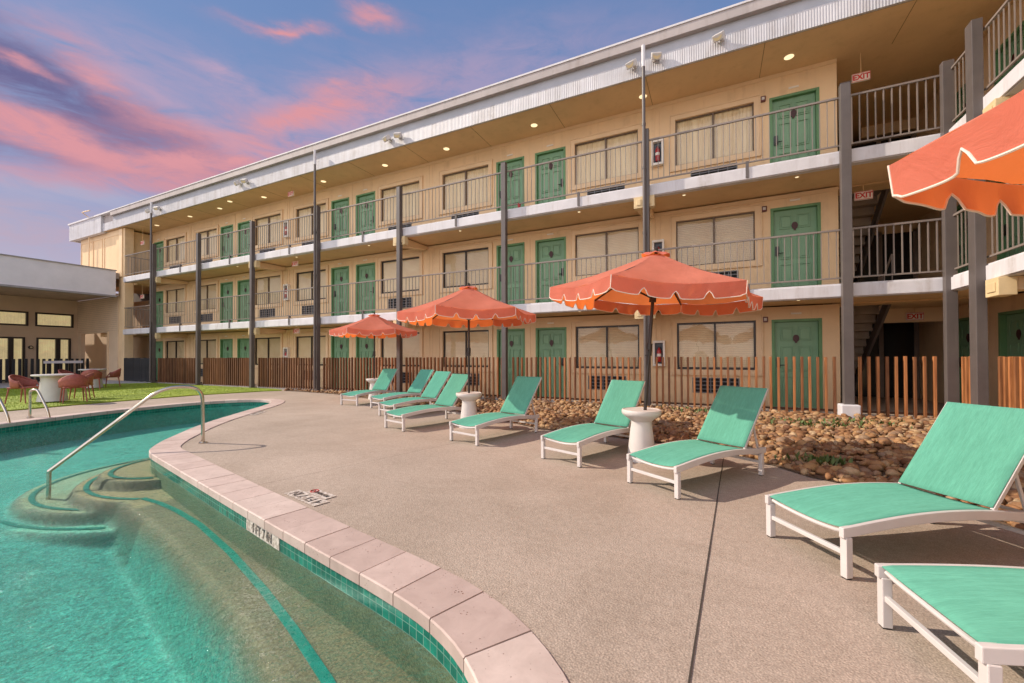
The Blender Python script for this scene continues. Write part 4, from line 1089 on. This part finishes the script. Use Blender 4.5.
# ------------------------------------------------------------------ loungers
LW, LL, LH = .56, 1.33, .305
def rail_z(s):      # side rail: gently arched
    return LH-.028+.045*math.sin(math.pi*min(1, max(0, s/1.30)))
def make_lounger():
    t = thing('sun_lounger', '', 'sun lounger', (0, 0, 0), 0, 'mint green sun loungers on the pool deck')
    ins = .03
    for x in (ins/2, LW-ins/2):
        m = MB(); n = 18; L0, L1 = -.012, 1.40
        for k in range(n+1):
            s = L0+(L1-L0)*k/n; z = rail_z(s)
            for dx, dz in ((-ins/2, -.055), (ins/2, -.055), (ins/2, 0), (-ins/2, 0)): m.v.append((x+dx, s, z+dz))
        for k in range(n):
            for e in range(4): a = k*4; m.f.append((a+e, a+(e+1) % 4, a+4+(e+1) % 4, a+4+e))
        m.f += [(3, 2, 1, 0), tuple(n*4+e for e in range(4))]
        m.build('side_rail', white, t, bevel=.004)
        for s in (.02, LL):
            m = MB(); m.box(x-.02, x+.02, s-.02, s+.02, .006, rail_z(s)-.054); lg = m.build('leg', white, t, bevel=.004)
            m = MB(); m.box(x-.016, x+.016, s-.016, s+.016, 0, .0059); m.build('foot', black, lg)
    m = MB(); m.bar((.03, .02, .135), (LW-.03, .02, .135), .022, .026); m.build('front_stretcher', white, t, bevel=.003)
    m = MB(); m.bar((.03, LL, .135), (LW-.03, LL, .135), .022, .026); m.build('rear_stretcher', white, t, bevel=.003)
    m = MB(); pts = [(.03, .02, rail_z(0)-.025)]+[(.03+(LW-.06)*k/10, .02+.03*math.sin(math.pi*k/10), rail_z(0)-.03-.028*math.sin(math.pi*k/10)) for k in range(1, 10)]+[(LW-.03, .02, rail_z(0)-.025)]
    m.tube(pts, .011, 8); m.build('front_bar', white, t, smooth=True)
    # seat sling
    m = MB(); nx_, ny_ = 12, 22; a0, a1 = .035, LW-.035
    H0 = 1.05
    for j in range(ny_+1):
        s = .0+(H0+.0)*j/ny_
        for i in range(nx_+1):
            u = i/nx_; sag = .012+.03*math.exp(-s/.12); sy = s+.05*math.exp(-s/.08)*math.sin(math.pi*u)
            x = a0-.012+(a1-a0+.024)*u
            m.v.append((x, sy, rail_z(s)+.001-sag*math.sin(math.pi*u)*(1 if s < H0-.01 else .6)))
    for j in range(ny_):
        for i in range(nx_): a = j*(nx_+1)+i; m.f.append((a, a+1, a+nx_+2, a+nx_+1))
    o = m.build('seat_sling', slingm, t, smooth='all'); sm = o.modifiers.new('Solid', 'SOLIDIFY'); sm.thickness = .003
    # backrest
    hp = Vector((0, H0, rail_z(H0)+.004)); tp = Vector((0, 1.49, .865)); dv = (tp-hp).normalized(); nv = Vector((0, -dv.z, dv.y))
    m = MB(); 
    for x in (.028, LW-.028): m.bar(hp+Vector((x, 0, -.01)), tp+Vector((x, 0, 0)), .02, .026, up=nv)
    m.bar(tp+Vector((.028, 0, 0))-dv*.013-nv*.022, tp+Vector((LW-.028, 0, 0))-dv*.013-nv*.022, .018, .018, up=nv)
    m.bar(hp+Vector((.028, 0, -.0))+dv*.02-nv*.01, hp+Vector((LW-.028, 0, 0))+dv*.02-nv*.01, .02, .02, up=nv)
    bf = m.build('back_frame', white, t, bevel=.003)
    m = MB(); ny_ = 14
    for j in range(ny_+1):
        v = j/ny_
        for i in range(nx_+1):
            u = i/nx_; p = hp+(tp-hp)*v+Vector((.024+(LW-.048)*u, 0, 0))+nv*(.0145-.016*math.sin(math.pi*u)*math.sin(math.pi*min(1, v*1.0+.0001)*.9+.1)); m.v.append(tuple(p))
    for j in range(ny_):
        for i in range(nx_): a = j*(nx_+1)+i; m.f.append((a, a+1, a+nx_+2, a+nx_+1))
    o = m.build('back_sling', slingm, t, smooth='all'); sm = o.modifiers.new('Solid', 'SOLIDIFY'); sm.thickness = .003
    m = MB()
    mid = hp+(tp-hp)*.45
    for x in (.06, LW-.06): m.bar(mid+Vector((x, 0, 0))-nv*.012, (x, 1.36, rail_z(1.3)-.03), .014, .02)
    m.tube([(.05, 1.36, rail_z(1.3)-.03), (LW-.05, 1.36, rail_z(1.3)-.03)], .011, 8)
    for x in (.045, LW-.045): m.bar((x, 1.08, rail_z(1.08)-.045), (x, 1.34, .20), .014, .018)
    m.build('back_support', white, t, bevel=.002)
    return t
spots = [((-8.43, 7.50), (0.0, 1), 'far left green lounger beside the leftmost umbrella table'),
         ((-7.27, 7.33), (.22, .975), 'second green lounger from the left, its backrest in umbrella shade'),
         ((-6.16, 6.44), (.25, .968), 'third green lounger from the left, overlapped by its twin in front'),
         ((-5.04, 5.41), (.28, .96), 'fourth green lounger from the left, left of the middle umbrella table'),
         ((-3.41, 4.98), (.26, .966), 'green lounger right of the middle umbrella table with dark shaded backrest'),
         ((-1.83, 4.57), (.345, .939), 'green lounger just left of the white table under the near umbrella'),
         ((-.74, 4.06), (.54, .84), 'green lounger just right of the white table, shadow across the top of its backrest'),
         ((.32, 3.26), (.815, .58), 'large near green lounger at the right in front of the river rocks'),
         ((.66, 2.40), (.975, .22), 'nearest green lounger cut off at the bottom right corner')]
lg0 = make_lounger()
for k, ((x, y), d, lb) in enumerate(spots):
    o = lg0 if k == 0 else copy_tree(lg0)
    l = math.hypot(*d); o.location = (x-.02*d[1]/l, y+.02*d[0]/l, 0); o.rotation_euler = (0, 0, math.atan2(d[1], d[0])-math.pi/2); o['label'] = lb

# ------------------------------------------------------------------ umbrellas and their tables
UR, UZ, UT = 1.19, 1.96, 2.42
def make_umbrella(seed):
    rnd = random.Random(seed)
    t = thing('umbrella', '', 'umbrella', (0, 0, 0), 0, 'coral pool umbrellas with white trimmed scallops')
    cor = [Vector((UR*math.cos(math.pi/3*k), UR*math.sin(math.pi/3*k), UZ)) for k in range(6)]
    ap = Vector((0, 0, UT)); m = MB(); nr, nc = 14, 14
    for k in range(6):
        A, B = cor[k], cor[(k+1) % 6]; base = len(m.v)
        for r in range(nr+1):
            v = .08+.92*r/nr
            for c in range(nc+1):
                u = c/nc; e = A.lerp(B, u); p = ap.lerp(e, v)
                sag = -.05*math.sin(math.pi*u)*v*v - .035*math.sin(math.pi*v)
                wr = .02*math.sin(math.pi*u)*noise.noise(Vector((p.x*3+seed, p.y*3, 2)))+.008*v*noise.noise(Vector((u*22+k*9, v*3, seed)))
                inn = (1-.035*math.sin(math.pi*u)*v)
                m.v.append((p.x*inn, p.y*inn, p.z+sag+wr))
        for r in range(nr):
            for c in range(nc): a = base+r*(nc+1)+c; m.f.append((a, a+nc+1, a+nc+2, a+1))
    cn = m.build('canopy', canopym, t, smooth='all')
    # seams over the ribs
    # valance
    m = MB(); pm = MB(); cols = 56; lobes = 4
    for k in range(6):
        A, B = cor[k], cor[(k+1) % 6]; base = len(m.v); pts = []
        for c in range(cols+1):
            u = c/cols; e = A.lerp(B, u); inn = (1-.035*math.sin(math.pi*u)); top = Vector((e.x*inn, e.y*inn, e.z-.05*math.sin(math.pi*u)))
            ph = (u*lobes) % 1.0; q = min(ph, 1-ph)             # 0 at a notch
            if u < .5/lobes/2 or u > 1-.5/lobes/2: pass
            notch = .066*(.5+.5*math.cos(math.pi*min(1, q/.155)))**.7
            if c == 0 or c == cols or u < .04 or u > .96: notch *= .25
            dr = .138+.006*math.sin(math.pi*ph)-notch+.006*noise.noise(Vector((k*3+u*6, seed, 0)))
            out = Vector((math.cos(math.pi/3*(k+.5)), math.sin(math.pi/3*(k+.5)), 0))
            wob = .012*math.sin(u*lobes*2*math.pi+.6)+.014*noise.noise(Vector((u*9+k*5, seed+1, 3)))
            for r in range(7):
                v = r/6; m.v.append(tuple(top+out*(wob*v*math.sin(math.pi*u)**.5+.004)-Vector((0, 0, dr*v))))
            pts.append(Vector(m.v[-1]))
        for c in range(cols):
            for r in range(6): a = base+c*7+r; m.f.append((a, a+1, a+8, a+7))
        pm.tube(pts, .0048, 6)
        pm.tube([Vector(m.v[base]), pts[0]], .0048, 6)
    vo = m.build('valance', canopym, t, smooth='all')
    pm.build('piping', piping, vo, smooth=True)
    m = MB(); n = 12; pr_ = []
    for k in range(n*3):
        a = 2*math.pi*k/(n*3); pr_.append(a)
    for r, z in ((.0, UT+.005), (.06, UT-.004), (.12, UT-.026), (.16, UT-.048)):
        for a in pr_: m.v.append(((r+.012*math.sin(a*6)*(r > .1))*math.cos(a), (r+.012*math.sin(a*6)*(r > .1))*math.sin(a), z+.012*math.sin(a*6)*(r > .1)))
    N3 = len(pr_)
    for j in range(3):
        for k in range(N3): m.f.append((j*N3+k, j*N3+(k+1) % N3, (j+1)*N3+(k+1) % N3, (j+1)*N3+k))
    m.build('top_vent', canopym, t, smooth='all')
    m = MB(); m.tube([(0, 0, .02), (0, 0, UT+.02)], .019, 14); pl = m.build('pole', polem, t, smooth=True)
    m = MB(); m.tube([(0, 0, 1.22), (0, 0, 1.36)], .032, 12); m.tube([(.03, 0, 1.28), (.07, 0, 1.28), (.075, 0, 1.22), (.11, 0, 1.22)], .009, 8); m.build('crank', polem, pl, smooth=True)
    m = MB(); m.tube([(0, 0, UT-.12), (0, 0, UT-.03)], .045, 12); m.tube([(0, 0, 1.84), (0, 0, 1.93)], .04, 12); m.build('hub', polem, t, smooth=True)
    for k in range(6):
        m = MB(); m.bar((0, 0, UT-.07), tuple(cor[k]*.985-Vector((0, 0, .02-.0))+Vector((0, 0, UZ*.015))), .014, .02); rb = m.build('rib', polem, t)
        m = MB(); e = Vector((cor[k].x*.5, cor[k].y*.5, (UT-.07+UZ)/2-.02)); m.bar((0, 0, 1.88), e, .012, .016); m.build('strut', polem, rb)
    m = MB(); m.lathe([(0.02, UT+.02), (.025, UT+.045), (0, UT+.065)], 12); m.build('finial', polem, t, smooth=True)
    return t
def make_table():
    t = thing('side_table', '', 'side table', (0, 0, 0), 0, 'white pedestal side tables under the umbrellas')
    m = MB(); m.lathe([(.168, 0), (.172, .012), (.165, .03), (.150, .14), (.136, .26), (.122, .38), (.115, .43), (.118, .455)], 40); m.build('pedestal', whitep, t, smooth=True)
    m = MB(); m.lathe([(.118, .456), (.14, .475), (.19, .512), (.212, .53), (.222, .548), (.224, .575), (.218, .588), (.205, .59), (.2, .585), (.03, .583)], 48); m.build('table_top', whitep, t, smooth=True)
    return t
ub = make_umbrella(3); tb = make_table()
uspots = [((-.77, 5.03), 'white pedestal side table with the near full umbrella pole rising through it', 'coral umbrella standing nearest in full view, shading the white table', rad(-101), (2.4, 1.5)),
          ((-3.79, 6.09), 'white pedestal side table between the fourth and fifth loungers', 'middle coral umbrella in front of the second balcony post group', rad(-82), (0, 0)),
          ((-8.70, 9.26-.35), 'white pedestal side table far left beside the first lounger', 'farthest coral umbrella at the left, partly behind the middle one', rad(-80), (0, 0)),
          ((1.78, 1.73), 'white pedestal side table holding the cut off umbrella beside the nearest lounger', 'large near coral umbrella at top right, only its scalloped corner showing', 0, (0, 0))]
# corner of the near umbrella sits at camera-plane (right 1.326, forward 1.456)
for k, ((x, y), tl, ul, rz, tilt) in enumerate(uspots):
    o = ub if k == 0 else copy_tree(ub); o.location = (x, y, 0); o['label'] = ul
    if k == 3:
        cx, cy = 1.476*c_-1.62*s_, 1.476*s_+1.62*c_; rz = math.atan2(cy-y, cx-x)
        o.location = (cx-(UR)*math.cos(rz), cy-(UR)*math.sin(rz), 0)
    o.rotation_euler = (0, rad(tilt[0]), 0) if False else (0, 0, rz)
    if k == 0: o.rotation_euler = (Matrix.Rotation(rad(4.2), 4, Vector((0, 1, 0))) @ Matrix.Rotation(rz, 4, 'Z')).to_euler()
    if k == 3:      # this one leans a little
        base3 = (cx-UR*math.cos(rz), cy-UR*math.sin(rz)); tl_ = rad(6); lean = Vector((math.cos(rz), math.sin(rz), 0))
        o.rotation_euler = (Matrix.Rotation(tl_, 4, Vector((0, 0, 1)).cross(lean)) @ Matrix.Rotation(rz, 4, 'Z')).to_euler()
        o.location = (base3[0]-lean.x*(UZ*math.sin(tl_)), base3[1]-lean.y*(UZ*math.sin(tl_)), UR*math.sin(tl_)+.01)
    if k == 3: continue
    q = tb if k == 0 else copy_tree(tb); q.location = (x, y, 0); q['label'] = tl
q = copy_tree(tb); q.location = (o.location.x, o.location.y, 0); q['label'] = uspots[3][1]

# ------------------------------------------------------------------ patio chairs and tables on the lawn
def make_chair():
    t = thing('patio_chair', '', 'patio chair', (0, 0, 0), 0, 'rust coloured woven armchairs on the lawn')
    for sx_, sy_ in ((1, 1), (1, -1), (-1, 1), (-1, -1)):
        m = MB(); m.tube([(sx_*.24, sy_*.22+(-.02 if sy_ < 0 else 0), 0), (sx_*.21, sy_*.18, .42)], [.013, .02], 8); m.build('leg', rust, t, smooth=True)
    m = MB(); n = 18; m.v = []
    prof = []
    m.box(-.24, .24, -.22, .23, .40, .445); m.build('seat', rust, t, bevel=.02)
    # wrap-around shell: open at front (+y)
    m = MB(); n = 28
    for k in range(n+1):
        a = math.pi*(-.08)+math.pi*1.16*k/n    # from right arm round the back to left arm
        ca, sa = math.cos(a), -math.sin(a); back = max(0, math.sin(a))
        top = .60+.17*back**1.2
        for v in (0, .33, .66, 1):
            fl = 1+.12*v; z = .42+(top-.42)*v
            m.v.append((ca*.26*fl, sa*.25*fl+.03, z))
    for k in range(n):
        for r in range(3): a = k*4+r; m.f.append((a, a+4, a+5, a+1))
    o = m.build('shell', rust, t, smooth='all'); sm = o.modifiers.new('Solid', 'SOLIDIFY'); sm.thickness = .02
    m = MB(); m.tube([Vector(o.data.vertices[k*4+3].co) for k in range(n+1)], .017, 8)
    m.tube([(.29, .06, .62), (.26, .20, .42)], .015, 8); m.tube([(-.29, .06, .62), (-.26, .20, .42)], .015, 8)
    m.build('arm_rim', rust, t, smooth=True)
    return t
def make_ptable():
    t = thing('patio_table', '', 'patio table', (0, 0, 0), 0, 'white round tables on the lawn')
    m = MB(); m.lathe([(.30, .03), (.27, .2), (.24, .45), (.22, .69)], 28); m.build('pedestal', whitep, t, smooth=True)
    m = MB(); m.lathe([(.36, .691), (.395, .70), (.40, .72), (.39, .74), (.0, .742)], 40); m.build('table_top', whitep, t, smooth=True)
    return t
ch = make_chair(); ch.scale = (.92, .92, .95); pt = make_ptable()
for k, (x, y, rz, lb) in enumerate([(-16.35, 4.20, -50, 'rust woven armchair left of the near round table, seen from its side'), (-15.3, 4.82, 80, 'rust woven armchair nearest the pool with its back to the camera'), (-16.35, 5.32, 150, 'rust woven armchair behind the near pair, at the right of the near table'),
        (-22.1, 6.80, -50, 'rust woven armchair left of the far table, mostly hidden'), (-20.7, 7.0, 70, 'rust woven armchair in front of the far table with its back turned'), (-21.8, 8.0, 160, 'rust woven armchair at the right of the far table near the path')]):
    o = ch if k == 0 else copy_tree(ch); o.location = (x, y, .03); o.rotation_euler = (0, 0, rad(rz)); o['label'] = lb
for k, (x, y, lb) in enumerate([(-15.95, 4.62, 'near white round patio table on the lawn'), (-21.5, 7.3, 'far white round patio table near the path')]):
    o = pt if k == 0 else copy_tree(pt); o.location = (x, y, .03); o['label'] = lb

# ------------------------------------------------------------------ handrail, grab rails, depth signs
def arc(pts, n=8):
    out = [Vector(pts[0])]
    for i in range(1, len(pts)-1):
        a, b, c = Vector(pts[i-1]), Vector(pts[i]), Vector(pts[i+1])
        r = min((b-a).length, (c-b).length)*.45; p0 = b+(a-b).normalized()*r; p1 = b+(c-b).normalized()*r
        for k in range(n+1): t = k/n; out.append((1-t)**2*p0+2*t*(1-t)*b+t*t*p1)
    out.append(Vector(pts[-1])); return out
t = thing('pool_handrail', 'single steel handrail sloping from the deck down into the pool steps', 'handrail', (-6.52, 3.38, 0))
d = Vector((-.55, -1.31, 0)).normalized()
m = MB(); pts = [Vector((0, 0, .0)), d*.01+Vector((0, 0, .80)), d*.44+Vector((0, 0, .815)), d*1.30+Vector((0, 0, .0)), d*1.47+Vector((0, 0, -.13))]
m.tube(arc(pts[:3]+[pts[4]]), .022, 14)
m.tube([pts[4]+d*-.004, pts[4]+Vector((0, 0, -.5))], .022, 12)
m.build('tube', steel, t, smooth=True)
m = MB(); m.lathe([(.055, .001), (.055, .012), (.03, .022)], 20); m.build('base_plate', steel, t, smooth=True)
t = thing('pool_ladder_rail', 'right hand curved steel grab rail at the far pool edge', 'grab rail', (-12.42, 3.28, 0), 0, 'pair of pool ladder grab rails')
d = Vector((.9, .42, 0)).normalized()
m = MB(); m.tube(arc([(0, 0, 0), Vector((0, 0, .56)), d*.14+Vector((0, 0, .58)), d*.42+Vector((0, 0, .06)), d*.40+Vector((0, 0, -.9))]), .022, 12); m.build('tube', steel, t, smooth=True)
m = MB(); m.lathe([(.055, .012), (.055, .02), (.03, .03)], 20); m.build('base_plate', steel, t, smooth=True)
t2 = copy_tree(t); t2.location = (-12.13, 2.68, 0); t2['label'] = 'left hand curved steel grab rail at the far pool edge, cut by the frame'

paint_k = M('marker_black', (.03, .025, .025), .6, var=.2)
mk_w = M('marker_white', (.66, .58, .52), .6, var=.15, scale=30)
for mm in (mk_w, paint_k):
    n2 = mm.node_tree; b2 = n2.nodes['Principled BSDF']; src = b2.inputs['Base Color'].links[0].from_socket
    w2 = ramp(n2, noi(n2, pos(n2, True), 28, 6, .75), [(.46, (0, 0, 0)), (.56, (1, 1, 1))])
    L(n2, mix(n2, w2, src, (.36, .29, .24)), b2.inputs['Base Color'])
mkred = M('marker_red', (.42, .05, .04), .6, var=.2)
# deck depth marker: reads from the deck side (upside down in the picture)
t = thing('depth_marker', 'worn white 4 FT 7 IN depth marker with no diving sign on the deck', 'depth marker', (-3.17, 2.45, .004), 0, 'pool depth markers')
ang = math.atan2(2.45-2.30, -3.37+2.85)
ux = Vector((.951, -.22, 0)).normalized(); ang = math.atan2(-.205, .98)
t.rotation_euler = (0, 0, ang+math.pi); t.scale = (.88, .88, 1)
m = MB(); m.box(-.30, .30, -.075, .075, 0, .003); m.build('plate', mk_w, t)
m = MB(); m.box(-.20, .17, -.20, -.080, 0, .003); m.build('no_diving_plate', mk_w, t)
Tz = Matrix.Translation((0, 0, .0045))
text_obj('depth_text', '4 FT 7 IN', .135, paint_k, t, Tz, .95)
text_obj('no_diving_text', 'NO DIVING', .06, paint_k, t, Matrix.Translation((-.04, -.14, .0045)), .75)
m = MB(); m.tube([(.115+.038*math.cos(a), -.14+.038*math.sin(a), .006) for a in [2*math.pi*k/24 for k in range(24)]], .005, 6, closed=True); m.bar((.09, -.115, .005), (.14, -.165, .005), .008, .003); m.build('no_diving_symbol', mkred, t)
# second deck marker far away
t = thing('depth_marker', 'faded white 4 FT depth marker on the far deck beside the narrow pool end', 'depth marker', (-9.55, 6.68, .004), math.atan2(1.15, -.8)+math.pi, 'pool depth markers')
t.location = (-8.85, 5.65, .004); t.rotation_euler = (0, 0, math.atan2(-1.3, 1.0)+math.pi)
m = MB(); m.box(-.30, .30, -.075, .075, 0, .003); m.build('plate', mk_w, t); text_obj('depth_text', '4 FT 7 IN', .135, paint_k, t, Tz, .95)
# tile markers on the pool wall
def wall_marker(p0, p1, label, z0=-.062, z1=-.155):
    a, b = Vector(p0), Vector(p1); c = (a+b)/2; w0 = (b-a).length; rz = math.atan2(b.y-a.y, b.x-a.x)
    t = thing('depth_marker', label, 'depth marker', (c.x, c.y, (z0+z1)/2), rz, 'pool depth markers')
    m = MB(); m.box(-w0/2, w0/2, -.006, .001, -(z0-z1)/2, (z0-z1)/2); m.build('plate', mk_w, t)
    text_obj('depth_text', '4 FT 7 IN', (z0-z1)*1.05, paint_k, t, Matrix.Translation((0, -.008, 0)) @ FACE, w0/.62)
    return t
def near_pt(x):
    best = min(POOL, key=lambda p: abs(p[0]-x)+(0 if p[1] > 1 and p[0] > -7 else 99)); return best
wall_marker((-3.36, 2.062), (-2.78, 1.936), 'white 4 FT 7 IN depth tile set in the near pool wall')
wall_marker((-12.45, 5.55), (-12.38, 6.45), 'white 4 FT 7 IN depth tile set in the far pool wall', -.06, -.155)

# drain cover on deck etc.
SC.view_settings.view_transform = 'Standard'; SC.view_settings.look = 'None'; SC.view_settings.exposure = 0; SC.view_settings.gamma = 1
SC.cycles.max_bounces = 8; SC.cycles.transparent_max_bounces = 16; SC.cycles.diffuse_bounces = 4
SC.cycles.caustics_reflective = False; SC.cycles.caustics_refractive = False
SC.cycles.use_denoising = True
